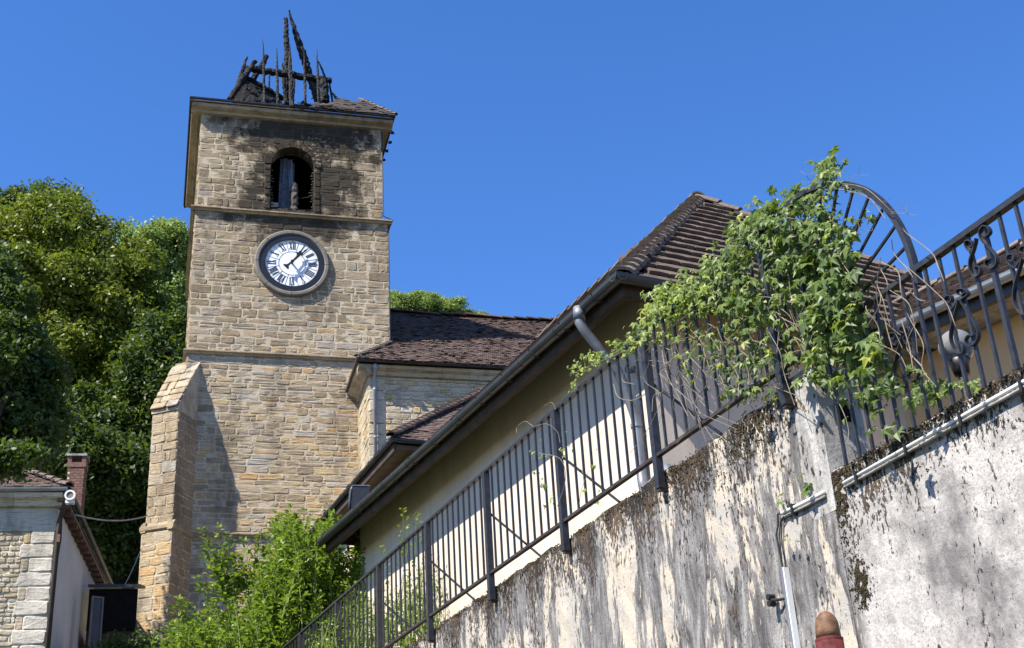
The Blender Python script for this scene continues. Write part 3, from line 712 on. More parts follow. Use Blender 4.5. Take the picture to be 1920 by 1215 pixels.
for i in range(15):
    z = 21.5 + i * .095
    for sx in (-1, 1):
        if rng.random() < .15: continue
        x = WX + sx * (WR - .005); L = rng.uniform(.05, .11) * (1.5 if sx > 0 and 5 < i < 9 else 1)
        rough_beam('louvre_stub', (x, .16, z), (x - sx * L, .12, z - .03), .05, .05, M['tile_grey'], tower, i * 2 + sx, .5, tone=.9)
mb = MB()
rough_beam('burnt_sill', (WX - WR + .02, .12, 21.5), (WX + WR - .02, .12, 21.48), .09, .1, M['charred'], tower, 11, .9, side=(0, 1, 0))
rough_beam('window_bar', (WX - WR + .02, .2, 21.62), (WX + WR - .02, .2, 21.60), .03, .03, M['charred'], tower, 12, 1, side=(0, 1, 0))
rough_beam('window_bar', (WX + .15, .3, 22.02), (WX + WR - .02, .25, 22.1), .03, .03, M['charred'], tower, 13, 1, side=(0, 1, 0), tone=1)
MB().box((WX - WR + .05, .45, 21.75), (WX - .3, .8, 21.93)).build('inner_ledge', M['stone_sac'], tower)
rough_beam('fallen_beam', (WX - .6, 1.2, 21.5), (WX + .5, 1.6, 23.3), .14, .14, M['charred'], tower, 21, .6)

# ------------- burnt roof frame
frame = bpy.data.objects.new('burnt_spire_frame', None); COL.objects.link(frame)
frame.location = TF.w((2.7, 2.7, 24.7)); frame.rotation_euler = (0, 0, -rad(TF.a))
tag(frame, 'charred black roof timbers standing jagged against the sky on top of the tower', 'roof frame')
FF = Frame(frame.location, TF.a)
def fpx(x, y, dep): return FF.px(x, y, yy=dep)
def fb(name, a, da, b, db, w, taper=.5, seed=1, tone=.7, d=None):
    return rough_beam(name, fpx(*a, da), fpx(*b, db), w * 1.08, (d or w) * 1.08, M['charred'], frame, seed, taper, tone=tone * .8, jag=.12)
# slender front rafters (base on the front wall, leaning back)
for i, (x0, y0, x1, y1) in enumerate([(496, 196, 493, 74), (521, 203, 519, 90), (547, 205, 543, 82), (573, 200, 570, 92), (598, 197, 594, 92)]):
    fb('rafter', (x0, y0 + 3), -2.75, (x1, y1), -2.35, .075 if i != 2 else .12, .18, 30 + i, 1.0, .07)
fb('king_post', (541, 196), -.4, (536, 34), -.4, .17, .7, 41, .3)
fb('king_post_stub', (536, 196), -.6, (530, 118), -.6, .12, .35, 42, .3)
fb('hip_rafter', (598, 196), .2, (541, 20), -.35, .22, .22, 43, 1.0)
fb('hip_rafter', (604, 190), 1.5, (568, 110), .4, .16, .5, 44, .6)
fb('wall_plate', (460, 128), -1.2, (622, 152), -1.2, .20, .85, 45, .15)
fb('corner_post', (609, 192), -1.3, (607, 146), -1.3, .26, .9, 46, .2)
fb('rafter', (430, 187), -1.9, (478, 115), -1.5, .15, .8, 47, .3)
fb('rafter', (438, 182), -1.2, (463, 107), -.8, .13, .4, 48, .3)
fb('rafter', (450, 190), -.6, (500, 105), -.2, .18, .8, 49, .5)
fb('rafter', (504, 175), .5, (506, 128), .5, .05, .5, 50, .3)
fb('rafter', (612, 150), .4, (596, 112), .2, .06, .3, 51, .3)
fb('rafter', (548, 196), .6, (552, 148), .6, .10, .5, 52, .2)
fb('rafter', (624, 194), -1.0, (617, 150), -1.2, .06, .6, 53, .9)
fb('rafter', (640, 196), -1.3, (622, 172), -1.4, .08, .5, 54, .9)
fb('tie_beam', (532, 186), -.4, (456, 142), -.8, .16, .9, 56, .2)
fb('strap', (600, 172), -1.0, (584, 186), -1.0, .03, .9, 57, .2)
# fallen boarding at the left, a slanting black sheet of burnt boards
for i in range(5):
    a0 = (450 + i * 15, 150 + i * 3); b0_ = (432 + i * 23, 192 + i * 4)
    pts = [fpx(447 + i*16, 142 + i * 9, -.9), fpx(447 + (i+1)*16, 142 + (i+1) * 9, -.9), fpx(436 + (i+1)*20, 192 + (i+1)*3, -1.6), fpx(436 + i*20, 192 + i*3, -1.6)]
    MB().extr(pts, (0, .06, .01), .1).build('charred_board', M['charred'], frame)
for i in range(16):
    x = rng.uniform(445, 640); y = 194 + (x - 440) * .06
    fb('debris', (x, y + 2), -2.6 + rng.uniform(0, .5), (x + rng.uniform(-12, 12), y - rng.uniform(4, 16)), -2.4, rng.uniform(.04, .1), .4, 70 + i, rng.random())
for i, (x, y) in enumerate([(463, 165), (470, 172), (478, 176), (468, 188), (474, 191), (484, 170)]):
    fb('ash_block', (x, y), -1.7, (x + 6, y + 4), -1.7, .09, .8, 90 + i, 1.0)

# ================================================================== NAVE / SACRISTY
church = TF.root('church_aisle'); tag(church, 'low pale stone church aisle with brown tiled roof joining the tower on the right', 'church')
r2 = random.Random(11)
sx0, sy = 4.54, -1.8
MB().box((sx0 + .03, sy + .03, 7), (14, .0, 15.78)).box((5.46, 0, 7), (14, 9, 15.78)).build('mortar_core', M['mortar_pale'], church)
rs_ = layout(r2, 10.0, 15.62, lambda v: [(sx0 + .42, 9.6)], (.11, .19), (.2, .46), .014, .1)
stone_wall(rs_, lambda u, v, n: (u, sy - n + .015, v), r2, M['stone_sac'], church, 180, depth=.018)
z = 10.0; i = 0
while z < 15.6:     # dressed corner blocks
    h = r2.uniform(.26, .36); w = .55 if i % 2 else .40
    mm = MB(); make_stone(mm, r2, (sx0, z + .005), (sx0 + min(w, .405), min(z + h, 15.62) - .005), lambda u, v, n: (u, sy - n + .012, v), .03, .4 + .3 * r2.random()); mm.build('corner_stone', M['stone_sac'], church)
    z += h; i += 1
rs_ = layout(r2, 10.0, 15.62, lambda v: [(sy + .01, -.03)], (.2, .34), (.4, .8), .012, .1)
stone_wall(rs_, lambda u, v, n: (sx0 - n + .012, u, v), r2, M['stone_sac'], church, 40, depth=.015)
# cornice, gutter, downpipe
for a, b in zip(np.linspace(sx0 - .3, 9.4, 8)[:-1], np.linspace(sx0 - .3, 9.4, 8)[1:]):
    MB().extr([(a + .003, y, z) for y, z in ((sy + .03, 15.62), (sy - .06, 15.64), (sy - .09, 15.74), (sy - .2, 15.78), (sy - .22, 15.86), (sy + .03, 15.86))], (b - a - .006, 0, 0), r2.random()).build('cornice_stone', M['stone_sac'], church)
MB().extr([(sx0 - y, sy - .22, z) for y, z in ((-.03, 15.62), (.06, 15.64), (.09, 15.74), (.2, 15.78), (.3, 15.86), (-.03, 15.86))], (0, 2.0, 0), .5).build('cornice_stone', M['stone_sac'], church)
EA = 15.95
gutter(church, (sx0 - .36, sy - .35, EA), (9.4, sy - .35, EA), (0, -1, 0), .06, joints=5)
gutter(church, (sx0 - .36, sy - .35, EA), (sx0 - .36, -.02, EA), (-1, 0, 0), .06, joints=2)
MB().tube([(sx0 + .13, sy - .29, EA - .1), (sx0 + .13, sy - .27, EA - .2), (sx0 + .14, sy - .09, EA - .45), (sx0 + .14, sy - .09, 10)], .045, 10).build('downpipe', M['zinc_light'], church, smooth=True)
for z in (15.2, 13.9, 12.6): MB().tube([(sx0 + .14, sy - .09, z), (sx0 + .14, sy - .09, z + .05)], .055, 10).build('pipe_collar', M['zinc_light'], church)
# roof plane: eave at y=sy-.33, slope .684
sl = .684; al = math.atan(sl); vd = (0, math.cos(al), math.sin(al)); RO = np.array([sx0 - .36, sy - .36, EA + .0])
Lmax = 7.4 / math.cos(al)
def rin2(u, v):
    y = v * math.cos(al) + RO[1]; x = u + RO[0]
    if x > 16: return False
    if y < 0: return u > (y - RO[1]) * .59
    return x > 5.5 and y < 5.35 + .12 * math.sin(x * 1.3)
tile_field(church, M['tile_old'], RO, (1, 0, 0), vd, rin2, (0, 12), (-.05, 9.2), .17, .125, .22, .016, r2, 0, 'roof_tile', jit=.02, lift=.014)
MB().extr([(RO[0], RO[1], EA - .03), (14.2, RO[1], EA - .03), (14.2, 5.3, EA - .03 + (5.3 - RO[1]) * sl), (5.48, 5.3, EA - .03 + (5.3 - RO[1]) * sl), (5.48, 0, EA - .03 - RO[1] * sl), ][::-1], (0, .02, -.05)).build('roof_deck', M['wood_dark'], church)
MB().extr([(RO[0], RO[1], EA - .02), (RO[0] + 1.25, -.02, EA + 1.4), (RO[0], -.02, EA - .02)], (0, 0, -.03)).build('side_slope', M['tile_old'], church)
MB().extr([(16, 5.3, EA + (5.3 - RO[1]) * sl), (5.5, 5.3, EA + (5.3 - RO[1]) * sl), (5.5, 12, EA - 1), (16, 12, EA - 1)], (0, 0, -.05)).build('far_slope', M['tile_old'], church)
hip_tiles(church, M['tile_hip'], (RO[0] + .02, RO[1] + .02, EA + .04), (RO[0] + 1.26, -.02, EA + 1.50), 10, .06, r2)
zr = EA + (5.35 - RO[1]) * sl
for i in range(24): 
    a = np.array([5.5 + i * .42, 5.33, zr + .03 + .02 * math.sin(i)])
    hip_tiles(church, M['tile_grey'] if i > 10 else M['tile_old'], a, a + np.array([.42, 0, 0.001]), 1, .12, r2, 'ridge_tile')
for i in range(70):  # slipped tiles lying at odd angles
    u = r2.uniform(.8, 6.5); v = r2.gauss(2.2, .9); p = RO + np.array([u + 1, 0, .035]) + np.array(vd) * v
    if p[1] > 0 and p[0] < 5.6 or v < .1: continue
    a_ = r2.uniform(-.5, .5); du = np.array([math.cos(a_), math.sin(a_) * .8, math.sin(a_) * .55]) * r2.uniform(.08, .16); dv = np.array([-math.sin(a_), math.cos(a_) * .8, math.cos(a_) * .55 + .1]) * r2.uniform(.05, .09)
    MB().extr([p, p + du, p + du + dv, p + dv], (0, -.01, .016), r2.random()).build('slipped_tile', M['tile_old'] if i % 3 else M['tile_grey'], church)

# ================================================================== ANNEX (between house and aisle)
AZ = 11.0
AF = Frame(on_z(740, 828, AZ)[:2], -24)
annex = AF.root('annex_building'); tag(annex, 'small annex with hipped tile roof tucked between the plaster house and the aisle', 'building')
r3 = random.Random(5); th = .80
MB().box((.4, .4, 6), (6, 6, AZ - .12)).build('wall', M['plaster'], annex)
MB().box((.03, .03, AZ - .12), (6.5, 6.5, AZ - .04)).build('eave_soffit', M['wood_brown'], annex)
MB().box((-.02, .0, AZ - .2), (.03, 6.5, AZ + .0)).build('fascia', M['wood_dark'], annex)
gutter(annex, (-.12, -.12, AZ + .02), (4.5, -.12, AZ + .02), (0, -1, 0), .055, joints=2)
gutter(annex, (-.12, -.12, AZ + .02), (-.12, 6.5, AZ + .02), (-1, 0, 0), .055, joints=3)
al3 = math.atan(th); m_ = 3.3
tile_field(annex, M['tile_old'], (-.1, -.1, AZ + .03), (1, 0, 0), (0, math.cos(al3), math.sin(al3)), lambda u, v: u > v * math.cos(al3) and u < 8 - v * math.cos(al3), (0, 7), (0, m_ / math.cos(al3)), .17, .12, .2, .016, r3, 0, 'roof_tile', jit=.01, lift=.01)
tile_field(annex, M['tile_old'], (-.1, -.1, AZ + .03), (0, 1, 0), (math.cos(al3), 0, math.sin(al3)), lambda u, v: u > v * math.cos(al3), (0, 6.5), (0, m_ / math.cos(al3)), .17, .12, .2, .016, r3, 0, 'roof_tile', jit=.01, lift=.01)
MB().add([(-.1, -.1, AZ), (6.6, -.1, AZ), (3.3, 3.3, AZ + 3.4 * th), (-.1, 6.6, AZ), (6.6, 6.6, AZ)], [(0, 1, 2), (3, 0, 2), (1, 4, 2), (4, 3, 2)]).build('roof_deck', M['wood_dark'], annex)
hip_tiles(annex, M['tile_old'], (-.08, -.08, AZ + .06), (m_ - .1, m_ - .1, AZ + .06 + m_ * th), 24, .10, r3, lift=.04)
hip_tiles(annex, M['tile_old'], (3.05, 3.05, AZ + .1 + 3.15 * th), (3.6, 3.2, AZ + .12 + 3.3 * th), 2, .14, r3, 'ridge_tile')

# ================================================================== PLASTER HOUSE
HZ = 7.5
_A = on_z(1155, 510, HZ)
HF = Frame((_A + (az(-27.3) + az(62.7)) * .17)[:2], -27.3)
house = HF.root('plaster_house'); tag(house, 'cream plastered house with long dark gutter and hipped brown tile roof behind the railing', 'house')
r4 = random.Random(3); OH = .48; th = 1.005; al4 = math.atan(th); LEN = 8.75; WM = 3.9
MB().box((OH, OH, 3), (7.2, LEN - .1, HZ + .42)).build('wall', M['plaster'], house)
# open sloping eave boards and fascia
MB().extr([(.06, .06, HZ - .13), (.06, LEN, HZ - .13), (OH + .3, LEN, HZ + .60), (OH + .3, .9, HZ + .60)], (0, 0, .02)).build('eave_boarding', M['wood_dark'], house)
MB().extr([(.06, .06, HZ - .132), (7.2, .06, HZ - .132), (7.2, .9, HZ + .60), (OH + .3, .9, HZ + .60)][::-1], (0, 0, .02)).build('eave_boarding', M['wood_dark'], house)
MB().box((.0 - .02, -.02, HZ - .15), (7.3, .06, HZ - .01)).box((-.02, .061, HZ - .15), (.06, LEN, HZ - .01)).build('fascia', M['wood_dark'], house)
gutter(house, (-.17, -.17, HZ), (-.17, LEN + .05, HZ), (-1, 0, 0), .065, joints=11)
gutter(house, (-.17, -.17, HZ), (3.4, -.17, HZ), (0, -1, 0), .065, joints=3)
PK = (WM, WM, HZ + .02 + WM * th)
# front slope, nearest and most legible: individual tiles
tile_field(house, M['tile_brown'], (-.06, -.06, HZ + .015), (1, 0, 0), (0, math.cos(al4), math.sin(al4)),
           lambda u, v: u > v * math.cos(al4) + .05 and u < 7.9 - v * math.cos(al4) and (u < 5.8), (0, 7.8), (0, 5.45), .235, .315, .36, .045, r4, 300, 'roof_tile', key=lambda q: q[0] + q[1] * .3, jit=.004, stag=0)
tile_field(house, M['tile_brown'], (-.06, -.06, HZ + .015), (0, 1, 0), (math.cos(al4), 0, math.sin(al4)),
           lambda u, v: u > v * math.cos(al4) + .05, (0, LEN), (0, 5.5), .235, .315, .36, .04, r4, 0, 'roof_tile', jit=.004, stag=0)
MB().add([(-.04, -.04, HZ - .01), (7.8, -.04, HZ - .01), (PK[0], PK[1], PK[2] - .04), (-.04, LEN, HZ - .01), (PK[0], LEN, PK[2] - .04), (7.8, LEN, HZ - .01)],
         [(0, 1, 2), (0, 2, 4, 3), (1, 5, 4, 2), (3, 4, 5)]).build('roof_deck', M['wood_dark'], house)
hip_tiles(house, M['tile_hip'], (-.02, -.02, HZ + .05), (PK[0] + .02, PK[1] + .02, PK[2] + .03), 26, .14, r4, lift=.01)
hip_tiles(house, M['tile_hip'], (7.7, .1, HZ + .1), (PK[0], PK[1], PK[2] + .04), 20, .12, r4, lift=.02)
hip_tiles(house, M['tile_hip'], (PK[0], PK[1] - .05, PK[2] + .03), (PK[0], LEN, PK[2] + .03), 14, .12, r4, 'ridge_tile', .01)
for i in range(13): MB().extr([(-.18, .3 + i * .68, HZ + .004), (-.11, .3 + i * .68, HZ - .075), (-.03, .3 + i * .68, HZ - .06), (-.03, .3 + i * .68, HZ - .05), (-.105, .3 + i * .68, HZ - .066), (-.17, .3 + i * .68, HZ + .004)], (0, .025, 0)).build('gutter_bracket', M['zinc_dark'], house)
# downpipe at the corner
pz = OH - .08; yy = .62
dp = [(-.14, yy, HZ - .04), (-.15, yy, HZ - .16), (-.08, yy, HZ - .27), (.25, yy + .02, HZ - .62), (pz - .04, yy + .02, HZ - .95), (pz, yy + .02, HZ - 1.1), (pz, yy + .02, 5.85), (pz - .01, yy, 5.72), (pz - .06, yy - .1, 5.62), (pz - .12, yy - .45, 5.6)]
MB().tube(dp, .05, 12).build('downpipe', M['zinc_blue'], house, smooth=True)
MB().tube([(-.14, yy, HZ + .0), (-.15, yy, HZ - .13)], .062, 12).build('pipe_outlet', M['zinc_blue'], house, smooth=True)
for z in (6.9, 6.3): MB().tube([(pz, yy + .02, z), (pz, yy + .02, z + .04)], .058, 12).build('pipe_collar', M['zinc_blue'], house)
MB().tube([(pz - .12, yy - .40, 5.6), (pz - .13, yy - .62, 5.64), (pz - .1, yy - .74, 5.42)], .055, 12).build('pipe_elbow', M['zinc_blue'], house, smooth=True)
# ---- wing with orange wall
WF = Frame(on_z(1672, 624, HZ)[:2], -40)
wing = WF.root('orange_house_wing'); tag(wing, 'low house wing with orange plaster wall and brown tiled eave behind the scroll railing', 'house')
MB().box((.5, -7, 3), (4, 1.5, HZ - .14)).build('wall', M['plaster_orange'], wing)
for i in range(3): MB().box((.09 + i * .14, -7, HZ - .135), (.09 + i * .14 + .135, .8, HZ - .11)).build('soffit_board', M['concrete'], wing)
MB().box((-.02, -7, HZ - .15), (.06, .8, HZ - .01)).build('fascia', M['zinc_dark'], wing)
gutter(wing, (-.17, -7, HZ), (-.17, .9, HZ), (-1, 0, 0), .065, mat='zinc_light', joints=9)
al5 = rad(36)
tile_field(wing, M['tile_brown'], (-.06, -7, HZ + .015), (0, 1, 0), (math.cos(al5), 0, math.sin(al5)), lambda u, v: u < 7.3 + v * 1.2, (0, 10), (0, 1.25), .235, .30, .34, .045, r4, 90, 'roof_tile', key=lambda q: -q[0], stag=0)
MB().add([(-.04, -7, HZ - .01), (-.04, .8, HZ - .01), (1.05, 2.2, HZ + .76), (1.05, -7, HZ + .76), (2.2, -7, HZ - .05), (2.2, 2.2, HZ - .05)], [(0, 1, 2, 3)[::-1], (3, 2, 5, 4)[::-1]]).build('roof_deck', M['wood_dark'], wing)
hip_tiles(wing, M['tile_hip'], (1.0, -7, HZ + .80), (1.0, 1.3, HZ + .80), 24, .09, r4, 'ridge_tile', .02)

# dark box at the far roof edge, between gutter and tower
q = HF.px(672, 935, xx=1.4)
bx = bpy.data.objects.new('roof_vent_box', None); COL.objects.link(bx); bx.location = HF.w(q); bx.rotation_euler = (0, 0, -rad(-15))
MB().box((-.13, -.2, -.4), (.16, .2, .16)).build('casing', M['iron'], bx)
MB().tube([(-.17, -.16, -.3), (-.17, -.16, -.1), (-.145, -.16, .1), (-.11, -.18, .165)], .03, 8).build('curved_flashing', M['zinc_dark'], bx, smooth=True)
MB().box((-.14, -.21, .163), (.17, .21, .175)).build('lid', M['zinc_light'], bx)
tag(bx, 'small black box poking above the far end of the house gutter against the tower', 'box')

# ================================================================== RETAINING WALL
RF = Frame((1.64, 7.83), -24.8)      # local y runs away along the wall, -x faces the street
rw = RF.root('retaining_wall'); tag(rw, 'tall stained and lichen-covered plaster retaining wall carrying the iron railings', 'wall')
r5 = random.Random(9)
def wavy_wall(y0, y1, top, name, x0=.05, x1=.34, zb_=-.5, amp=.02, step=.12, seed=1):
    rr = random.Random(seed); n = int((y1 - y0) / step); zs = [zb_, 1.5, 2.8] + list(np.linspace(3.1, top - .06, 12)) + [top - .02, top]; V = []; nz = len(zs)
    tops = [rr.uniform(-amp, amp) for _ in range(n + 1)]
    for i in range(n + 1):
        y = y0 + (y1 - y0) * i / n
        for j, z in enumerate(zs):
            dx = (0.02 if j == nz - 1 else 0) + (rr.uniform(-.006, .006) if 0 < i < n and j > 2 else 0)
            V.append((x0 + dx, y, z + (tops[i] if j >= nz - 2 else 0)))
    m = MB(); m.add(V, [(i*nz + j, i*nz + j+1, (i+1)*nz + j+1, (i+1)*nz + j) for i in range(n) for j in range(nz-1)])
    V = []
    for i in range(n + 1):
        y = y0 + (y1 - y0) * i / n; V += [(x0 + .02, y, top + tops[i]), (x1, y, top + tops[i]), (x1, y, zb_)]
    m.add(V, [(i*3 + j, i*3 + j+1, (i+1)*3 + j+1, (i+1)*3 + j) for i in range(n) for j in range(2)])
    for y, t_, fl in ((y0, tops[0], 1), (y1, tops[-1], -1)): m.add([(x0, y, zb_), (x1, y, zb_), (x1, y, top + t_), (x0, y, top + t_)], [(0, 1, 2, 3)[::fl]])
    return m.build(name, M['retain'], rw)
wavy_wall(-.30, 26, 4.82, 'upper_section', seed=4)
wavy_wall(-9, -.302, 4.16, 'lower_section', x0=.056, seed=5)
MB().box((.047, -.312, 3.93), (.36, -.06, 4.86)).build('end_pier', M['pier'], rw)
MB().box((.16, -.33, 4.50), (.27, -.31, 4.60)).build('pier_socket', M['soot_dark'], rw)
# moss along the tops and in the seam
def tuft(V, F, T, p, r, rr):
    b = len(V); k = 5
    for j in range(k):
        a = 2*math.pi*j/k + rr.random(); V.append(p + np.array([math.cos(a) * r * .9, math.sin(a) * r, 0]) + rr.uniform(-.3, .3) * r)
    V.append(p + np.array([-r * .5, 0, r * rr.uniform(.5, 1.3)])); V.append(p + np.array([-r * .6, 0, -r * rr.uniform(.5, 1.6)]))
    t = rr.random()
    for j in range(k): F.append((b + j, b + (j+1) % k, b + k)); F.append((b + (j+1) % k, b + j, b + k + 1)); T += [t, t]
V, F, T = [], [], []
for i in range(15000):
    if i % 3: y = r5.uniform(-.3, 9); top = 4.82
    else: y = r5.uniform(-3, -.31); top = 4.16
    dens = .5 + .5 * math.sin(y * 2.1 + 1) * math.sin(y * .9 + .5)
    bz = math.exp(-((y - .95) / .75) ** 2)
    if i % 3 and r5.random() > .35 + .4 * dens + .8 * bz: continue
    if i % 3 == 0 and r5.random() > .5: continue
    drop = abs(r5.gauss(0, .03 + .17 * bz + .02 * dens)) if r5.random() < .85 else r5.uniform(0, .3)
    if -.3 < y < -.03: continue
    zt_ = top - drop + r5.uniform(-.005, .02); x = .05 if drop > .02 else r5.uniform(.05, .3)
    tuft(V, F, T, np.array([x, y, zt_]), r5.uniform(.0025, .008), r5)
for i in range(2600):
    q = r5.random()
    if q < .45: y = -.345 + r5.gauss(0, .035); z = 4.02 + r5.gauss(0, .09)
    elif q < .8: y = -.40 + r5.gauss(0, .028) - .02; z = 3.47 + r5.gauss(0, .07)
    else: y = -.36 + r5.gauss(0, .04); z = r5.uniform(3.3, 4.1)
    if math.sin(y * 90 + z * 31) + math.sin(z * 70 - y * 40) > .9 or z > 4.15: continue
    tuft(V, F, T, np.array([.053, y, z]), r5.uniform(.002, .0065), r5)
np_mesh('moss', np.array(V), np.array(F), T, M['moss'], rw, 'stuff')
tag(MB().prism([tuple(RF.w((.2, 26, 0))[:2]), tuple(RF.w((.2, -9, 0))[:2]), tuple(RF.w((14, -9, 0))[:2]), tuple(RF.w((14, 26, 0))[:2])][::-1], -.5, 4.05).build('terrace', M['soil']), 'earth terrace held up by the retaining wall', None, None, 'structure')
tag(MB().box((-30, -20, .004), (30, 3.0, .012)).build('street', M['asphalt']), 'street in front of the retaining wall', None, None, 'structure')

# conduits on the wall
def cond(name, y0, y1, z0, z1, label, group=None):
    o = RF.root(name); tag(o, label, 'conduit', group)
    for dz, r in ((.0, .0115), (-.026, .009)):
        MB().tube([(.03, y0, z0 + dz), (.028, (y0+y1)/2, (z0+z1)/2 + dz - .003), (.03, y1, z1 + dz)], r, 8).build('pipe', M['white_pvc'] if dz == 0 else M['concrete'], o, smooth=True)
    L = abs(y1 - y0); n = max(1, int(L / .42))
    for i in range(n): 
        t = (i + .3) / n; y = y0 + (y1 - y0) * t; z = z0 + (z1 - z0) * t
        MB().box((.008, y - .008, z - .052), (.052, y + .008, z + .02)).build('clip', M['black_rubber'], o)
    return o
cond('wall_conduit', -.44, -4.0, 4.045, 4.09, 'long white double conduit clipped along the right-hand wall under the scroll railing')
cond('wall_conduit', .20, -.25, 4.065, 4.055, 'short mossy white conduit piece left of the wall seam')
cb = RF.root('hanging_cable'); tag(cb, 'black cable drooping from the short conduit to the grey trunking', 'cable')
pA = RF.px(1458, 965, xx=.02); pB = RF.px(1467, 1062, xx=.02)
MB().tube([pA + np.array([0, -.03, .0]), pA, pA + np.array([0, .01, -.06]), (pA + pB)/2 + np.array([-.01, .015, .04]), pB], .007, 6).build('cable_strand', M['black_rubber'], cb)
MB().tube([pA + np.array([0, -.06, -.03]), pA + np.array([0, -.02, -.05]), (pA + pB)/2 + np.array([-.0, .0, .03]), pB], .005, 6).build('cable_strand', M['black_rubber'], cb)
tk = RF.root('cable_trunking'); tag(tk, 'vertical light grey metal cable trunking at the bottom of the stained wall', 'trunking')
yk = pB[1]
MB().box((.01, yk - .018, 2.2), (.045, yk + .010, 3.73)).build('channel', M['zinc_light'], tk)
MB().box((.006, yk - .028, 2.2), (.045, yk - .0182, 3.735)).build('lip', M['white_pvc'], tk)
hk = RF.root('wall_hook'); pH = RF.px(1455, 1124, xx=.02); tag(hk, 'small black twin hook on the wall left of the grey trunking', 'hook')
MB().tube([pH + np.array([.03, -.07, -.01]), pH + np.array([-.02, -.02, -.01]), pH + np.array([-.03, .02, .0])], .010, 8).build('pin', M['black_rubber'], hk)
for dz in (.018, -.022): MB().tube([pH + np.array([-.045, .02, dz]), pH + np.array([.0, .02, dz])], .019, 10).build('knob', M['black_rubber'], hk)
# worn domed post in front of the wall
pp = on_plane(1557, 1215, RF.w((-.6, 0, 0)), RF.x); zb2 = pp[2]
dm = bpy.data.objects.new('domed_post', None); COL.objects.link(dm); dm.location = (pp[0], pp[1], 0)
tag(dm, 'worn tan domed post top with dark red band at the bottom edge of the wall', 'post')
R_ = .062; zt2 = zb2 + .185
MB().tube([(0, 0, gh(pp[0], pp[1]) - .1), (0, 0, zb2 + .03)], R_ * 1.12, 20).build('shaft', M['red_band'], dm, smooth=True)
MB().tube([(0, 0, zb2 + .03), (0, 0, zb2 + .045), (0, 0, zb2 + .05)], [R_ * 1.12, R_ * 1.14, R_ * .98], 20, caps=False).build('band_rim', M['red_band'], dm, smooth=True)
MB().tube([(0, 0, zb2 + .046 + (zt2 - zb2 - .046) * t) for t in (0, .3, .55, .75, .9, .97, 1)], [R_, R_ * .98, R_ * .93, R_ * .78, R_ * .52, R_ * .28, .004], 20).build('dome', M['terracotta'], dm, smooth=True)

# ================================================================== RAILINGS
rail = RF.root('stair_railing'); tag(rail, 'long dark iron railing with plain vertical bars along the top of the stained wall', 'railing')
ZB, ZT = 4.925, 5.915
MB().box((-.022, -.44, ZT - .012), (.022, 16, ZT + .012)).build('top_rail', M['iron'], rail)
MB().box((-.020, -.44, ZB - .012), (.020, 16, ZB + .012)).build('bottom_rail', M['iron_rust'], rail)
posts = [-.06, 1.55, 3.14, 4.72, 6.33, 7.95, 9.6, 11.3, 12.9, 14.5]
for s in posts:
    MB().box((-.028, s - .028, 4.68), (.028, s + .028, ZT - .013)).build('post', M['iron'], rail)
    MB().box((-.02, s - .02, 4.66), (.06, s + .02, 4.70)).build('wall_bracket', M['iron_rust'], rail)
for s in posts[1:6]:
    MB().tube([(.03, s, 5.5), (.5, s - .35, 4.9), (.75, s - .5, 4.5)], .011, 6).build('back_stay', M['iron'], rail)
nb = 0
for a, b in zip(posts[:-1], posts[1:]):
    k = 11
    for i in range(1, k):
        s = a + (b - a) * i / k
        MB().box((-.0085, s - .0085, ZB + .0125), (.0085, s + .0085, ZT - .0125)).build('bar', M['iron'], rail)
for s in (-.2, -.32): MB().box((-.0085, s - .0085, ZB + .0125), (.0085, s + .0085, ZT - .0125)).build('bar', M['iron'], rail)

sr = RF.root('scroll_railing'); tag(sr, 'dark iron railing with scrollwork and a quarter-circle fan at its high end', 'railing')
ZR = 4.945
MB().box((-.024, -5.5, ZR - .016), (.024, -1.40, ZR + .016)).build('top_rail', M['iron'], sr)
MB().box((-.020, -1.40, ZR - .016), (.020, -.41, ZR + .010)).build('fan_base_rail', M['iron'], sr)
MB().box((-.022, -1.41, ZR - .09), (.022, -1.385, ZR + .02)).build('rail_joint', M['iron'], sr)
for i in range(31):
    s = -1.46 - .117 * i
    thick = abs(i - 4) < .1 or i in (12, 20)
    w = .0125 if thick else .0085
    MB().box((-w, s - w, 4.12), (w, s + w, ZR - .0165)).build('bar', M['iron'], sr)
for s in (-.66, -.78, -.90, -1.02, -1.14, -1.26, -1.36, -.53): MB().box((-.0085, s - .0085, 4.12), (.0085, s + .0085, ZR - .0165)).build('bar', M['iron'], sr)
RFAN = .98; yc = -.41
V = []; n = 40
for i in range(n + 1):
    t = math.pi / 2 * 1.0 * i / n
    for r, x in ((RFAN - .018, -.02), (RFAN + .014, -.02), (RFAN + .014, .02), (RFAN - .018, .02)): V.append((x, yc - r * math.cos(t), ZR + r * math.sin(t)))
MB().add(V, [(i*4 + j, (i+1)*4 + j, (i+1)*4 + (j+1) % 4, i*4 + (j+1) % 4) for i in range(n) for j in range(4)] + [(0, 1, 2, 3), (n*4+3, n*4+2, n*4+1, n*4)]).build('fan_arch', M['iron'], sr)
for i in range(1, 9):
    t = math.pi / 2 * i / 9
    MB().tube([(0, yc - .12 * math.cos(t), ZR + .12 * math.sin(t)), (0, yc - (RFAN - .018) * math.cos(t), ZR + (RFAN - .018) * math.sin(t))], .011, 6).build('fan_bar', M['iron'], sr)
MB().tube([(0, yc - .12 * math.cos(t), ZR + .12 * math.sin(t)) for t in np.linspace(0, math.pi/2, 9)], .012, 6).build('fan_hub', M['iron'], sr)
MB().box((-.012, yc - .012, ZR), (.012, yc + .012, ZR + RFAN)).build('fan_post', M['iron'], sr)
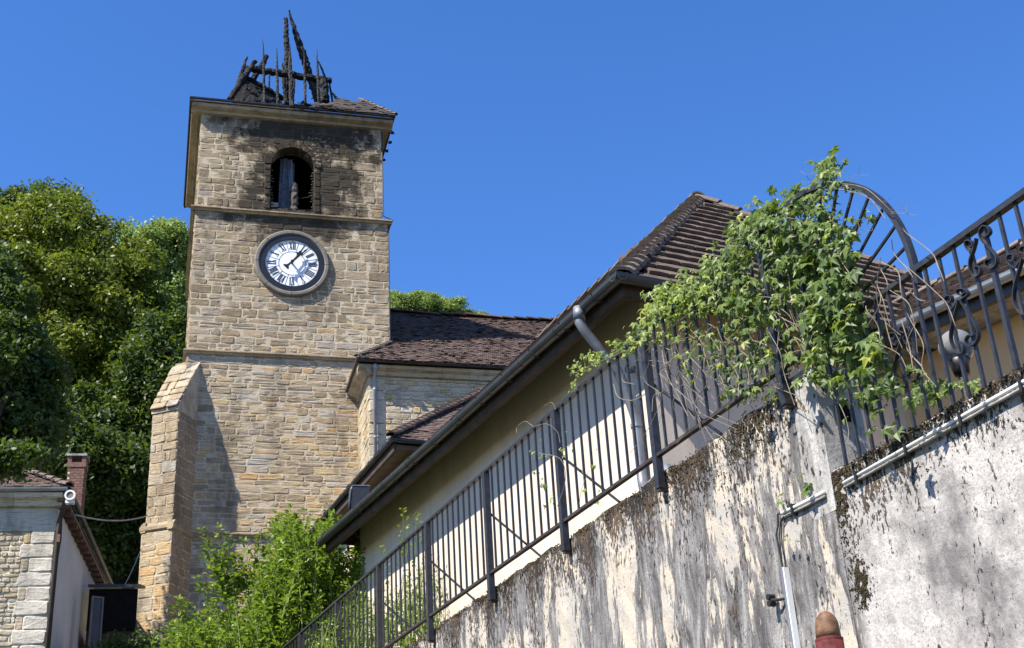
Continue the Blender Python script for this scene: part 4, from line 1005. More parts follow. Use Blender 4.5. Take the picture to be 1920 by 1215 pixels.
def spline(pts, n=8):
    pts = [np.array(p, float) for p in pts]; P = [2*pts[0] - pts[1]] + pts + [2*pts[-1] - pts[-2]]; out = []
    for i in range(1, len(P) - 2):
        for j in range(n):
            t = j / n; a, b, c, d = P[i-1], P[i], P[i+1], P[i+2]
            out.append(.5 * (2*b + (c - a)*t + (2*a - 5*b + 4*c - d)*t*t + (-a + 3*b - 3*c + d)*t**3))
    out.append(pts[-1]); return out
def scroll(pix, x=-.016, w=.024, th=.006, name='scroll'):
    L = spline([RF.px(a, b, xx=x) for a, b in pix]); V = []
    for i, p in enumerate(L):
        t = L[min(i+1, len(L)-1)] - L[max(i-1, 0)]; t /= np.linalg.norm(t) + 1e-9; nn = np.cross(t, [1, 0, 0])
        for a, b in ((-w/2, -th/2), (w/2, -th/2), (w/2, th/2), (-w/2, th/2)): V.append(p + np.array([a, 0, 0]) + nn * b)
    n = len(L) - 1
    MB().add(V, [(i*4 + j, (i+1)*4 + j, (i+1)*4 + (j+1) % 4, i*4 + (j+1) % 4) for i in range(n) for j in range(4)] + [(0, 1, 2, 3), (n*4+3, n*4+2, n*4+1, n*4)]).build(name, M['iron'], sr)
Z = lambda L, ox=1440, oy=250, k=2.585: [(ox + a / k, oy + b / k) for a, b in L]
S1 = Z([(975, 550), (995, 545), (990, 525), (965, 520), (960, 545), (985, 575), (1005, 540), (1010, 510), (1000, 560), (980, 620), (985, 670), (1005, 695), (1030, 680), (1030, 650), (1012, 645), (1008, 660)])
S2 = Z([(1040, 490), (1060, 500), (1078, 480), (1068, 455), (1045, 450), (1028, 480), (1040, 520), (1080, 560), (1110, 600), (1105, 640), (1080, 655), (1058, 640), (1060, 615), (1080, 610)])
sp = 36.0
LY = Z([(870, 815), (890, 815), (890, 790), (868, 790), (862, 815), (895, 850), (925, 810), (900, 900), (888, 960), (890, 1010), (915, 1060), (945, 1065), (950, 1030), (930, 1010)])
LY2 = Z([(960, 770), (940, 785), (918, 775), (925, 755), (955, 755), (972, 780), (940, 810), (960, 850), (1010, 930), (1022, 980), (1005, 1020), (975, 1030), (960, 1005), (975, 980), (1000, 980)])
for L in (S1, S2, LY, LY2): scroll(L)
def shift_scroll(L, ds, dz=0):
    out = []
    for a, b in L:
        p = RF.px(a, b, xx=-.016) + np.array([0, ds, dz]); out.append(p)
    return out
def scroll3(L3, w=.024, th=.006):
    L = spline(L3); V = []
    for i, p in enumerate(L):
        t = L[min(i+1, len(L)-1)] - L[max(i-1, 0)]; t /= np.linalg.norm(t) + 1e-9; nn = np.cross(t, [1, 0, 0])
        for a, b in ((-w/2, -th/2), (w/2, -th/2), (w/2, th/2), (-w/2, th/2)): V.append(p + np.array([a, 0, 0]) + nn * b)
    n = len(L) - 1
    MB().add(V, [(i*4 + j, (i+1)*4 + j, (i+1)*4 + (j+1) % 4, i*4 + (j+1) % 4) for i in range(n) for j in range(4)] + [(0, 1, 2, 3), (n*4+3, n*4+2, n*4+1, n*4)]).build('scroll', M['iron'], sr)
for ds in (.47, -.47, -.94, -1.41): scroll3(shift_scroll(LY, ds)); scroll3(shift_scroll(LY2, ds))
for ds in (-.47, -.94): scroll3(shift_scroll(S1, ds)); scroll3(shift_scroll(S2, ds))

# ================================================================== globe lamp behind the railing
gp = on_plane(1793, 650, RF.w((1.2, 0, 0)), RF.x)
lamp = bpy.data.objects.new('globe_lamp', None); COL.objects.link(lamp); lamp.location = gp
tag(lamp, 'smoky glass globe lamp on a dark base behind the scroll railing', 'lamp')
kk = NT('smoky_glass'); kk.fin((.30, .32, .35), .12, .5); kk.b.inputs['Transmission Weight'].default_value = .55; kk.b.inputs['IOR'].default_value = 1.12
def sphere(r, c=(0, 0, 0), n=20, m=12, zs=1):
    V = [(c[0] + r * math.sin(math.pi * j / m) * math.cos(2*math.pi*i/n), c[1] + r * math.sin(math.pi * j / m) * math.sin(2*math.pi*i/n), c[2] + zs * r * math.cos(math.pi * j / m)) for j in range(m+1) for i in range(n)]
    return MB().add(V, [(j*n + i, (j+1)*n + i, (j+1)*n + (i+1) % n, j*n + (i+1) % n) for j in range(m) for i in range(n)])
sphere(.115).build('globe', kk.m, lamp, smooth=True)
sphere(.028, (.0, 0, -.03), 14, 8).build('bulb', M['white_pvc'], lamp, smooth=True)
MB().tube([(0, 0, -.20), (0, 0, -.14), (0, 0, -.10), (0, 0, -.085)], [.05, .062, .075, .06], 14).build('lamp_base', M['iron'], lamp, smooth=True)
MB().tube([(0, 0, 4.0 - gp[2]), (0, 0, -.2)], .03, 10).build('lamp_post', M['iron'], lamp)

# ================================================================== LEFT HOUSE
LZ = 10.4
LF = Frame(on_z(128, 915, LZ)[:2], -10)
lh = LF.root('left_stone_house'); tag(lh, 'pale rubble stone house with white quoins at the lower left edge', 'house')
r6 = random.Random(21)
MB().box((-6, .32, 3), (-.22, 9, LZ - .28)).build('wall_core', M['mortar_pale'], lh)
MB().box((-.219, .33, 3), (-.20, 7.2, LZ - .28)).build('side_wall', M['plaster_grey'], lh)
rs_ = layout(r6, 6.9, LZ - .75, lambda v: [(-2.6, -.78)], (.07, .13), (.10, .32), .012, 0)
stone_wall(rs_, lambda u, v, n: (u, .32 - n + .012, v), r6, M['stone_pale'], lh, 150, depth=.035)
z = 6.7; i = 0
while z < LZ - .76:
    h = .27; w = .60 if i % 2 else .42
    mm = MB(); make_stone(mm, r6, (-.22 - w, z + .004), (-.205, z + h - .004), lambda u, v, n: (u, .32 - n + .005, v), .035, r6.random()); mm.build('quoin', M['quoin'], lh)
    if w < .5: mm = MB(); make_stone(mm, r6, (-.78, z + .008), (-.22 - w - .01, z + h - .008), lambda u, v, n: (u, .32 - n + .012, v), .03, r6.random()); mm.build('stone', M['stone_pale'], lh)
    z += h; i += 1
for a, b in ((-5.5, -3.2), (-3.2, -1.5), (-1.5, -.205)):
    MB().box((a + .003, .285, LZ - .75), (b - .003, .32, LZ - .3), r6.random()).build('frieze_stone', M['quoin'], lh)
for a, b in ((-5.5, -2.5), (-2.5, -1.0), (-1.0, -.10)):
    MB().extr([(a + .003, y, z) for y, z in ((.33, LZ - .3), (.2, LZ - .28), (.16, LZ - .18), (.06, LZ - .15), (.04, LZ - .07), (.33, LZ - .07))], (b - a - .006, 0, 0), r6.random()).build('cornice_stone', M['quoin'], lh)
gutter(lh, (-5.5, -.05, LZ), (.0, -.05, LZ), (0, -1, 0), .055, 'zinc_light', 4)
gutter(lh, (.06, 0, LZ), (.06, 7.2, LZ), (1, 0, 0), .06, 'zinc_dark', 5)
MB().box((-.2, .1, LZ - .22), (-.02, 7.2, LZ - .16)).build('side_soffit', M['wood_brown'], lh)
for i in range(16): MB().box((-.199, .3 + i * .43, LZ - .30), (-.03, .38 + i * .43, LZ - .221)).build('rafter_end', M['brick'], lh)
t6 = .66; al6 = math.atan(t6)
tile_field(lh, M['tile_old'], (.02, .0, LZ + .02), (-1, 0, 0), (0, math.cos(al6), math.sin(al6)), lambda u, v: u > v * math.cos(al6), (0, 5.5), (0, 3.2), .17, .11, .2, .016, r6, 0, 'roof_tile', jit=.008, lift=.006)
tile_field(lh, M['tile_old'], (.02, .0, LZ + .02), (0, 1, 0), (-math.cos(al6), 0, math.sin(al6)), lambda u, v: u > v * math.cos(al6), (0, 7), (0, 3.2), .17, .11, .2, .016, r6, 0, 'roof_tile', jit=.008, lift=.006)
MB().add([(.03, 0, LZ - .01), (-5.5, 0, LZ - .01), (-2.6, 2.6, LZ + 2.6 * t6 - .02), (-2.6, 7, LZ + 2.6 * t6 - .02), (.03, 7.2, LZ - .01)], [(0, 2, 1), (0, 4, 3, 2)]).build('roof_deck', M['wood_dark'], lh)
hip_tiles(lh, M['tile_hip'], (.0, .02, LZ + .03), (-2.4, 2.4, LZ + .05 + 2.4 * t6), 14, .10, r6, lift=.03)
# drainpipe / cable bundle at the corner
MB().tube([(-.02, .1, LZ - .1), (-.1, .22, LZ - .35), (-.15, .26, LZ - .6), (-.15, .26, 6)], .045, 8).build('corner_pipe', M['wood_dark'], lh, smooth=True)
for k_ in range(3): MB().tube([(-.12, .3, LZ - .4), (-.16 + .03*k_, .3, LZ - .9), (-.17, .35 + .04*k_, LZ - 1.6), (-.18, .34, 6.5)], .014, 5).build('cable', M['black_rubber'], lh)
MB().box((-.16, .18, LZ - 1.0), (-.1, .24, LZ - .85)).build('junction_box', M['brick'], lh)
# chimney
cp = LF.l(on_plane(142, 915, LF.w((0, 2.2, 0)), LF.y))
ch = bpy.data.objects.new('chimney', None); COL.objects.link(ch); ch.parent = lh
cz0 = LZ + .3; cw = .17; cx, cy = cp[0], 2.2; 
MB().box((cx - cw + .01, cy - cw + .01, LZ - .05), (cx + cw - .01, cy + cw - .01, 11.57)).build('chimney_core', M['mortar_pale'], ch)
zz = LZ; i = 0
while zz < 11.55:
    for j in range(-1, 2):
        a = cx - cw + (j + 1) * 2*cw/3 + (.0 if i % 2 else .05); b = a + 2*cw/3 - .008
        a = max(a, cx - cw); b = min(b, cx + cw)
        if b - a > .03: MB().box((a, cy - cw - .004, zz), (b, cy - cw + .02, zz + .048), r6.random()).build('brick', M['brick'], ch)
    for j in range(2): MB().box((cx + cw - .02, cy - cw + .02 + j * cw, zz), (cx + cw + .004, cy - cw + .01 + (j+1) * cw, zz + .048), r6.random()).build('brick', M['brick'], ch)
    zz += .057; i += 1
MB().box((cx - cw - .02, cy - cw - .02, 11.56), (cx + cw + .02, cy + cw + .02, 11.66)).build('chimney_band', M['brick'], ch)
for a in (-1, 1): MB().box((cx + a * (cw - .03) - .04, cy - cw, 11.662), (cx + a * (cw - .03) + .04, cy + cw, 11.80)).build('chimney_cheek', M['brick'], ch)
MB().box((cx - cw - .03, cy - cw - .03, 11.803), (cx + cw + .03, cy + cw + .03, 11.85)).build('chimney_cap', M['concrete'], ch)
# floodlight at the corner
fl = bpy.data.objects.new('corner_floodlight', None); COL.objects.link(fl); q = LF.w((.02, -.32, LZ - .2)); q = on_plane(132, 930, LF.w((0, -.25, 0)), LF.y)
fl.location = q; fl.rotation_euler = (0, 0, rad(10)); tag(fl, 'round white floodlight mounted under the gutter corner of the left stone house', 'floodlight')
def cyl_y(r, y0, y1, rr=None): return MB().tube([(0, y0, 0), (0, y1, 0)], [r, rr or r], 20)
fl.scale = (.78, .78, .78)
cyl_y(.125, -.06, .12, .10).build('housing', M['white_pvc'], fl, smooth=False)
ring(.085, .128, -.085, -.05, 24).build('rim', M['white_pvc'], fl)
disc(.088, -.064, 20).build('lens', M['ring_grey'], fl)
MB().box((-.1, -.05, -.19), (.1, .1, -.11)).build('driver_box', M['white_pvc'], fl)
MB().tube([(0, .05, -.19), (.02, .15, -.3), (.0, .3, -.3)], .02, 6).build('bracket', M['iron'], fl)
# lean-to canopy and doorway at the end of the side wall
cn = bpy.data.objects.new('dark_canopy', None); COL.objects.link(cn)
c0 = at_dist(168, 1098, 29.5); cn.location = (c0[0], c0[1], c0[2]); cn.rotation_euler = (0, 0, rad(12)); tag(cn, 'dark shaded lean-to canopy between the left house and the buttress', 'canopy')
MB().extr([(-.02, -.1, 0), (-.02, -.1, -.06), (-.02, 1.4, .3), (-.02, 1.4, .36)], (1.07, 0, 0)).build('canopy_roof', M['iron'], cn)
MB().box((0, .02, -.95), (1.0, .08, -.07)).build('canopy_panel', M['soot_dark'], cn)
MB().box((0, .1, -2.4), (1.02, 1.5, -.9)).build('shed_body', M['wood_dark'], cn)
dr = bpy.data.objects.new('small_side_door', None); COL.objects.link(dr); d0 = at_dist(178, 1200, 28.6); dr.location = (d0[0], d0[1], d0[2]); dr.rotation_euler = (0, 0, rad(40)); dr.scale = (.8, .8, .9)
tag(dr, 'narrow pale-framed glazed door in shadow beside the dark canopy', 'door')
MB().box((-.16, 0, -.6), (-.12, .06, 1.0)).box((.12, 0, -.6), (.16, .06, 1.0)).box((-.12, 0, .96), (.12, .06, 1.0)).build('door_frame', M['ring_grey'], dr)
MB().box((-.118, .02, -.6), (.118, .04, .958)).build('door_pane', M['zinc_dark'], dr)
fx = bpy.data.objects.new('white_strip_light', None); COL.objects.link(fx); f0 = at_dist(243, 1104, 29.6); fx.location = f0
MB().box((-.14, -.04, -.02), (.14, .04, .02)).build('body', M['white_pvc'], fx); MB().tube([(-.1, 0, .02), (-.09, 0, .10), (-.03, 0, .09)], .006, 5).build('loop', M['white_pvc'], fx)
tag(fx, 'small white strip light on the canopy edge next to the buttress', 'light fitting')
def wire(name, pa, pb, sag, r, mat, label):
    a = np.array(pa); b = np.array(pb); pts = [a + (b - a) * t + np.array([0, 0, -4 * sag * t * (1-t)]) for t in np.linspace(0, 1, 13)]
    tag(MB().tube(pts, r, 5).build(name, M[mat], None, smooth=True), label, 'cable')
wire('overhead_wire', at_dist(140, 965, 26), at_dist(276, 967, 31.5), .12, .016, 'zinc_light', 'pale overhead wire strung from the left house to the buttress')
wire('overhead_wire', at_dist(232, 1100, 29.5), at_dist(264, 1030, 31.5), .05, .010, 'zinc_light', 'thin wire rising from the canopy light to the buttress')

# ================================================================== VEGETATION
def crown(name, blobs, n, size, mat, parent, seed, dens_in=.35, flat=.5, droop=0, **_):
    """blobs: list of (center, (rx,ry,rz), weight); leaves are rhombus faces gathered in small sprays"""
    R = np.random.default_rng(seed); W = np.array([b[2] for b in blobs], float); W /= W.sum()
    idx = R.choice(len(blobs), n // 9, p=W); C = np.array([b[0] for b in blobs])[idx]; S = np.array([b[1] for b in blobs])[idx]
    d = R.normal(size=(len(idx), 3)); d /= np.linalg.norm(d, axis=1, keepdims=True)
    rr = np.where(R.random(len(idx)) < dens_in, R.random(len(idx)) ** .5 * .9, 1 - np.abs(R.normal(0, .09, len(idx))))
    # sprays gather on the upper outside of clumps that stud the crown
    KC = 26; cd = R.normal(size=(len(blobs), KC, 3)); cd /= np.linalg.norm(cd, axis=2, keepdims=True)
    cr0 = R.uniform(.62, 1.12, (len(blobs), KC)); cs = R.uniform(.20, .42, (len(blobs), KC))
    ki = R.integers(0, KC, len(idx)); cc = C + cd[idx, ki] * S * cr0[idx, ki][:, None]
    d2 = d + np.array([0, 0, .35]); d2 /= np.linalg.norm(d2, axis=1, keepdims=True)
    c_cl = cc + d2 * S * (cs[idx, ki] * rr * (1 + .25 * np.sin(d2[:, 0] * 9 + ki) * np.sin(d2[:, 2] * 8 + idx)))[:, None]
    fill = R.random(len(idx)) < .10
    c = np.where(fill[:, None], C + d * S * (.8 * R.random(len(idx)) ** .4)[:, None], c_cl)
    c = np.repeat(c, 9, 0); dd = np.repeat(d, 9, 0); t_sp = np.repeat(np.clip(.5 * R.random(len(idx)) + .5 * ((ki * 7 + idx * 3) % 11) / 10, 0, 1), 9)
    m = len(c); c = c + R.normal(0, size * 1.25, (m, 3)) * np.array([1, 1, .6])
    nrm = dd * .5 + R.normal(0, .55, (m, 3)) + np.array([0, 0, flat]); nrm /= np.linalg.norm(nrm, axis=1, keepdims=True)
    a = np.cross(nrm, R.normal(size=(m, 3))); a /= np.linalg.norm(a, axis=1, keepdims=True); a[:, 2] -= droop; b = np.cross(nrm, a)
    s = size * R.uniform(.6, 1.3, m)[:, None]
    V = np.stack([c - a * s * .6, c + b * s * .33 - a*s*.05, c + a * s * .7, c - b * s * .33 - a*s*.05], 1).reshape(-1, 3); F = np.arange(m * 4).reshape(m, 4)
    tone = np.clip(.55 * t_sp + .45 * R.random(m), 0, 1)
    return np_mesh(name, V, F, tone, mat, parent)
def limb_tree(parent, base, top, r, blobs, seed):
    R = random.Random(seed); m = MB(); b = np.array(base, float); t = np.array(top, float)
    pts = [b + (t - b) * q + np.array([R.uniform(-.15, .15), R.uniform(-.15, .15), 0]) * (q > 0) for q in np.linspace(0, 1, 6)]
    m.tube(pts, [r * (1 - .75 * q) for q in np.linspace(0, 1, 6)], 8); m.build('trunk', M['bark'], parent, smooth=True)
    for c, s, w in blobs:
        p = pts[R.randint(2, 4)]; c = np.array(c, float)
        MB().tube([p, p + (c - p) * .5 + np.array([0, 0, .3]), c], [r * .35, r * .22, r * .06], 6).build('limb', M['bark'], parent, smooth=True)
def tree(name, label, dist, blobs_px, n, size, mat, seed, cat='tree', group=None, trunk_px=None, **kw):
    """blobs_px: (x, y, rx_px, ry_px, ddist)"""
    bl = []
    for x, y, rx, ry, dd in blobs_px:
        c = at_dist(x, y, dist + dd); k = np.linalg.norm(c - CAM) / FPX
        bl.append((c, (rx * k, (rx + ry) / 2 * k, ry * k), rx * ry))
    o = bpy.data.objects.new(name, None); COL.objects.link(o); tag(o, label, cat, group)
    cx = np.mean([b[0] for b in bl], 0); base = np.array([cx[0], cx[1] + .5, gh(cx[0], cx[1]) - .3])
    if trunk_px is not None: q = at_dist(trunk_px, 900, dist + 1); base = np.array([q[0], q[1], gh(q[0], q[1]) - .3])
    o.location = base
    bl = [(c - base, s, w) for c, s, w in bl]
    top = cx - base; limb_tree(o, (0, 0, 0), top, .03 * top[2] + .05, bl[:6], seed)
    crown('crown', bl, n, size, mat, o, seed, **kw); return o
tree('lime_tree', 'large yellow-green tree left of the tower, brightest crown in the wood', 50,
     [(95, 470, 90, 75, 0), (150, 430, 55, 45, 1), (60, 560, 95, 80, -1), (160, 560, 80, 70, -1.5), (230, 530, 60, 60, 0), (200, 640, 75, 60, -1), (110, 680, 90, 70, -2), (270, 600, 50, 50, .5), (40, 440, 60, 50, 1), (250, 500, 40, 40, 1),(300,650,40,45,0), (190, 730, 60, 50, -1)],
     150000, .15, M['lf_lime'], 1, dens_in=.15)
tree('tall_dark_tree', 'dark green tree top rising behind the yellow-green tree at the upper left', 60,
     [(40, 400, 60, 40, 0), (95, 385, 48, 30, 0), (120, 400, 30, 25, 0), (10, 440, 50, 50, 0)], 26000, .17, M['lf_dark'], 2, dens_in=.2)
tree('pale_willow', 'pale feathery green tree between the wood and the tower', 56,
     [(290, 470, 60, 48, 0), (325, 480, 45, 50, 0), (340, 560, 45, 70, 0), (255, 480, 40, 40, 0), (300, 540, 50, 60, 0)], 60000, .13, M['lf_pale'], 3, dens_in=.2, flat=.2)
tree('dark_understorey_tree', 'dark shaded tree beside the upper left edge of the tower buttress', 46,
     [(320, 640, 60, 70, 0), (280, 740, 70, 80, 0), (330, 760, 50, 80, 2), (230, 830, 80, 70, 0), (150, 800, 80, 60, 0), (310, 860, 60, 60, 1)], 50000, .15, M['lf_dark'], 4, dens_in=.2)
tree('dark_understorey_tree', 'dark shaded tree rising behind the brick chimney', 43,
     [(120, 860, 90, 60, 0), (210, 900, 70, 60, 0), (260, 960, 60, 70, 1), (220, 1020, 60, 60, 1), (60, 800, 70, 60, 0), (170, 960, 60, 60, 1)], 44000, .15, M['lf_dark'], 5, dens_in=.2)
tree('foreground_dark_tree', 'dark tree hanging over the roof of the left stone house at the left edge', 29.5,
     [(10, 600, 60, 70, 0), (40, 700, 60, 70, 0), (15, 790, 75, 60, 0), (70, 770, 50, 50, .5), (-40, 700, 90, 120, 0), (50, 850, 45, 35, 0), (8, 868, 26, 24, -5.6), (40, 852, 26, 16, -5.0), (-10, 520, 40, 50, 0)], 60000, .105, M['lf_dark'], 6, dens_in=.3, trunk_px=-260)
tree('roof_ridge_tree', 'bright green tree showing above the dark ridge right of the tower', 62,
     [(750, 582, 36, 26, 0), (800, 580, 36, 24, 0), (850, 590, 34, 22, 0), (893, 600, 20, 12, 0), (740, 570, 22, 18, 0), (780, 575, 26, 20, 0)], 80000, .085, M['lf_pale'], 8, dens_in=.2)
# far wooded slope that fills between the trunks
bl = []
R0 = np.random.default_rng(44)
for i in range(60):
    y = 50 + 35 * R0.random(); x = -y * .27 - 2 - 42 * R0.random(); bl.append((np.array([x, y, gh(x, y) + 1.5]), (3.4, 3.4, 2.6), 1))
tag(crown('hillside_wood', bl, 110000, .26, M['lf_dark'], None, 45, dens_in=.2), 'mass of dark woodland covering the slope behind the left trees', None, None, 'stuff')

def shoots(name, label, plist, mat, seed, leaf=.055, cat='bush', stem_r=.006, per=46):
    """plist: (base, tip, bulge) shoots with paired leaves"""
    R = random.Random(seed); NR = np.random.default_rng(seed)
    o = bpy.data.objects.new(name, None); COL.objects.link(o); tag(o, label, cat)
    b0 = np.array(plist[0][0], float); o.location = b0; SM = MB(); Vs, Ts = [], []
    for base, tip in plist:
        base = np.array(base, float) - b0; tip = np.array(tip, float) - b0; L = np.linalg.norm(tip - base)
        mid = (base + tip) / 2 + np.array([R.uniform(-.12, .12), R.uniform(-.12, .12), .1]) * L * .6
        P = [(1-t)**2 * base + 2*t*(1-t) * mid + t*t * tip for t in np.linspace(0, 1, 7)]
        SM.tube(P, [stem_r * (1.6 - 1.2 * t) for t in np.linspace(0, 1, 7)], 4, caps=False)
        k = int(per * L)
        for i in range(k):
            t = .12 + .88 * R.random(); a = (1-t)**2 * base + 2*t*(1-t) * mid + t*t * tip
            off = NR.normal(0, 1, 3); off /= np.linalg.norm(off); off[2] = abs(off[2]) * .5 + .15
            s = leaf * R.uniform(.55, 1.25) * (1.15 - .5 * t); reach = (.02 + .16 * (1 - t) * R.random())
            c0 = a + off * reach; n_ = NR.normal(0, .5, 3) + np.array([0, 0, 1]); n_ -= off * (n_ @ off) / (off @ off); n_ /= np.linalg.norm(n_); sd_ = np.cross(off, n_); sd_ /= np.linalg.norm(sd_); of = off / np.linalg.norm(off)
            Vs += [c0, c0 + of*s*.45 + sd_*s*.36 + n_*s*.1, c0 + of*s*1.15 - n_*s*.1, c0 + of*s*.45 - sd_*s*.36 + n_*s*.1]; Ts += [R.random() * .9 + (.1 if R.random() < .1 else 0)]
    SM.build('stems', M['stem_green'], o, kind='stuff')
    V = np.array(Vs); n = len(V) // 4; i4 = np.arange(n) * 4
    F = np.concatenate([np.stack([i4, i4+1, i4+2], 1), np.stack([i4, i4+2, i4+3], 1)]); np_mesh('foliage', V, F, Ts + Ts, mat, o, 'stuff'); return o
rb = random.Random(17); pl = []
def bush_pts(px_list, dist, n, root_z, spread=1.2, tall=1.6):
    out = []
    for i in range(n):
        x, y, r = rb.choice(px_list); x += rb.gauss(0, r); y += abs(rb.gauss(0, r * 1.1)) if rb.random() < .85 else rb.uniform(-r*.3, r*.6)
        d = dist + rb.uniform(-spread, spread); tip = at_dist(x, y, d); base = tip + np.array([rb.uniform(-.35, .35), rb.uniform(-.3, .3), -tall * rb.uniform(.6, 1.2)]); out.append((base, tip))
    return out
pl = bush_pts([(560, 985, 30), (600, 1010, 35), (650, 1030, 30), (690, 1040, 20), (520, 1040, 35), (480, 1090, 40), (560, 1080, 50), (620, 1100, 45), (660, 1100, 30), (440, 1140, 45), (540, 1150, 50), (380, 1170, 35), (600, 1180, 60), (480, 1190, 60), (690, 1000, 15), (540, 960, 14), (620, 975, 14), (350, 1160, 20)], 20.5, 560, 5)
for a, b in (((440, 1160), (378, 992)), ((430, 1150), (408, 985)), ((445, 1140), (425, 1000)), ((400, 1200), (340, 1125)), ((410, 1190), (368, 1080)), ((540, 1050), (520, 962)), ((560, 1050), (545, 948)), ((580, 1040), (575, 955)), ((620, 1040), (618, 940)), ((470, 1100), (455, 1010)), ((470, 1100), (490, 1000)), ((660, 1060), (690, 985)), ((680, 1060), (708, 985)), ((360, 1215), (322, 1190)), ((600, 1050), (640, 975)), ((350, 1215), (335, 1120)), ((420, 1130), (385, 1020)), ((480, 1130), (440, 1040))):
    pl.append((at_dist(*a, 20.3), at_dist(*b, 20.2)))
    pl.append((at_dist(*a, 20.3), at_dist(b[0] + rb.uniform(-14, 14), b[1] + rb.uniform(10, 40), 20.2)))
shoots('leafy_bush', 'big bright green leafy bush in front of the tower foot', pl, M['lf_bush'], 3, .10, per=52)
pl = [(at_dist(770, 1080, 15.6), at_dist(755, 952, 15.4)), (at_dist(775, 1080, 15.6), at_dist(779, 960, 15.4)), (at_dist(760, 1090, 15.6), at_dist(748, 1000, 15.4)), (at_dist(720, 1110, 16), at_dist(712, 1020, 15.8))]
shoots('slender_shoots', 'two slender leafy shoots rising above the railing in front of the plaster wall', pl, M['lf_bush'], 4, .06, 'plant', per=38)
# small weed patch behind the low rail, lit leaves against the plaster wall
pl = []
for i in range(300):
    x = rb.uniform(590, 830); y = 1215 - (x - 600) * .55 + rb.uniform(-60, 70); d = 16.8 + rb.uniform(-.4, .8); t_ = at_dist(x, y, d); pl.append((t_ + np.array([rb.uniform(-.2, .2), 0, -.7]), t_))
shoots('ragged_weeds', 'ragged weeds behind the lower end of the iron railing', pl, M['lf_bush'], 5, .06, 'weeds', per=18)
# dark hedge at the very bottom left
o = bpy.data.objects.new('dark_hedge', None); COL.objects.link(o); q = at_dist(260, 1205, 27); o.location = q; tag(o, 'low dark hedge at the foot of the buttress', 'hedge')
crown('foliage', [((0, 0, -.3), (.75, .5, .42), 1), ((-.6, .2, -.35), (.5, .5, .4), 1), ((.5, 0, -.4), (.5, .4, .35), 1), ((0, 0, -1), (1.2, .5, .5), 1)], 9000, .07, M['lf_dark'], o, 61); o.children[0]['kind'] = 'stuff'
MB().tube([(0, 0, -3), (0, 0, -.3)], .05, 6).build('stem', M['bark'], o)

# ---- vine on the railing
def leaf_shape(rr):
    lob = [(0, -.1, 0), (.28, -.22, .02), (.50, .02, -.06), (.30, .16, .03), (.62, .50, -.10), (.26, .46, .04), (0, 1.0, -.16), (-.26, .46, .04), (-.62, .50, -.10), (-.30, .16, .03), (-.50, .02, -.06), (-.28, -.22, .02)]
    V = [(a * rr.uniform(.9, 1.1), b * rr.uniform(.92, 1.08), c * rr.uniform(.5, 3.4)) for a, b, c in lob] + [(0, .22, .10)]
    return np.array(V), [(i, (i+1) % 12, 12) for i in range(12)]
vine = RF.root('climbing_vine'); tag(vine, 'climbing vine with lobed green leaves and dry stems smothering the end of the railing', 'vine')
rv = random.Random(23)
clusters = [ # x, y, sigma_x, sigma_y, count, front bias, size
 (1555, 312, 16, 14, 26, 0, .095), (1540, 345, 16, 14, 20, 0, .09), (1590, 350, 16, 9, 10, 0, .07), (1500, 380, 26, 18, 60, 0, .085), (1440, 405, 26, 18, 60, 0, .085), (1400, 430, 22, 18, 50, 0, .08), (1380, 470, 18, 22, 45, 0, .08),
 (1470, 440, 34, 30, 130, 0, .09), (1540, 420, 26, 32, 70, 0, .09), (1570, 460, 18, 30, 50, 0, .09), (1530, 500, 34, 36, 130, 0, .10), (1470, 500, 26, 26, 60, 0, .09), (1570, 540, 22, 36, 90, 0, .10), (1530, 590, 30, 36, 110, 0, .10), (1590, 610, 24, 34, 100, 0, .10), (1560, 655, 26, 24, 55, 0, .10),
 (1620, 670, 26, 30, 80, 0, .10), (1650, 720, 22, 26, 40, 0, .09), (1600, 740, 30, 22, 36, 0, .09), (1660, 805, 14, 8, 10, 0, .09), (1530, 700, 26, 12, 20, 0, .09),
 (1350, 500, 26, 20, 75, 0, .085), (1310, 540, 28, 18, 90, 0, .085), (1260, 555, 26, 16, 85, 0, .08), (1240, 590, 24, 20, 75, 0, .08), (1390, 540, 30, 26, 60, 0, .085), (1440, 580, 26, 30, 60, 0, .085), (1300, 580, 26, 18, 40, 0, .075), (1360, 560, 26, 24, 34, 0, .08), (1210, 625, 20, 14, 45, 0, .065), (1170, 650, 20, 10, 45, 0, .06), (1120, 672, 20, 8, 45, 0, .055), (1085, 690, 12, 9, 24, 0, .05), (1075, 725, 7, 12, 9, 0, .05),
 (1390, 610, 26, 34, 36, 0, .08), (1430, 660, 24, 34, 44, 0, .08), (1340, 640, 26, 30, 30, 0, .07), (1390, 700, 30, 24, 36, 0, .08), (1300, 650, 22, 24, 18, 0, .07), (1420, 740, 30, 16, 22, 0, .07), (1250, 650, 14, 20, 12, 0, .06), (1480, 660, 14, 30, 18, 0, .08),
 (1010, 850, 14, 14, 9, 0, .06), (1020, 900, 14, 24, 8, 0, .06), (1060, 830, 14, 20, 8, 0, .055), (1110, 900, 18, 30, 9, 0, .05), (1040, 940, 10, 14, 4, 0, .05),
 (1500, 905, 10, 14, 4, 0, .07), (1470, 940, 7, 7, 3, 0, .07), (1478, 1010, 12, 8, 3, 0, .06), (1720, 720, 18, 20, 16, 0, .07), (1800, 722, 24, 8, 30, 0, .06), (1735, 738, 22, 14, 26, 0, .065), (1700, 690, 14, 14, 6, 0, .07)]
allL = []
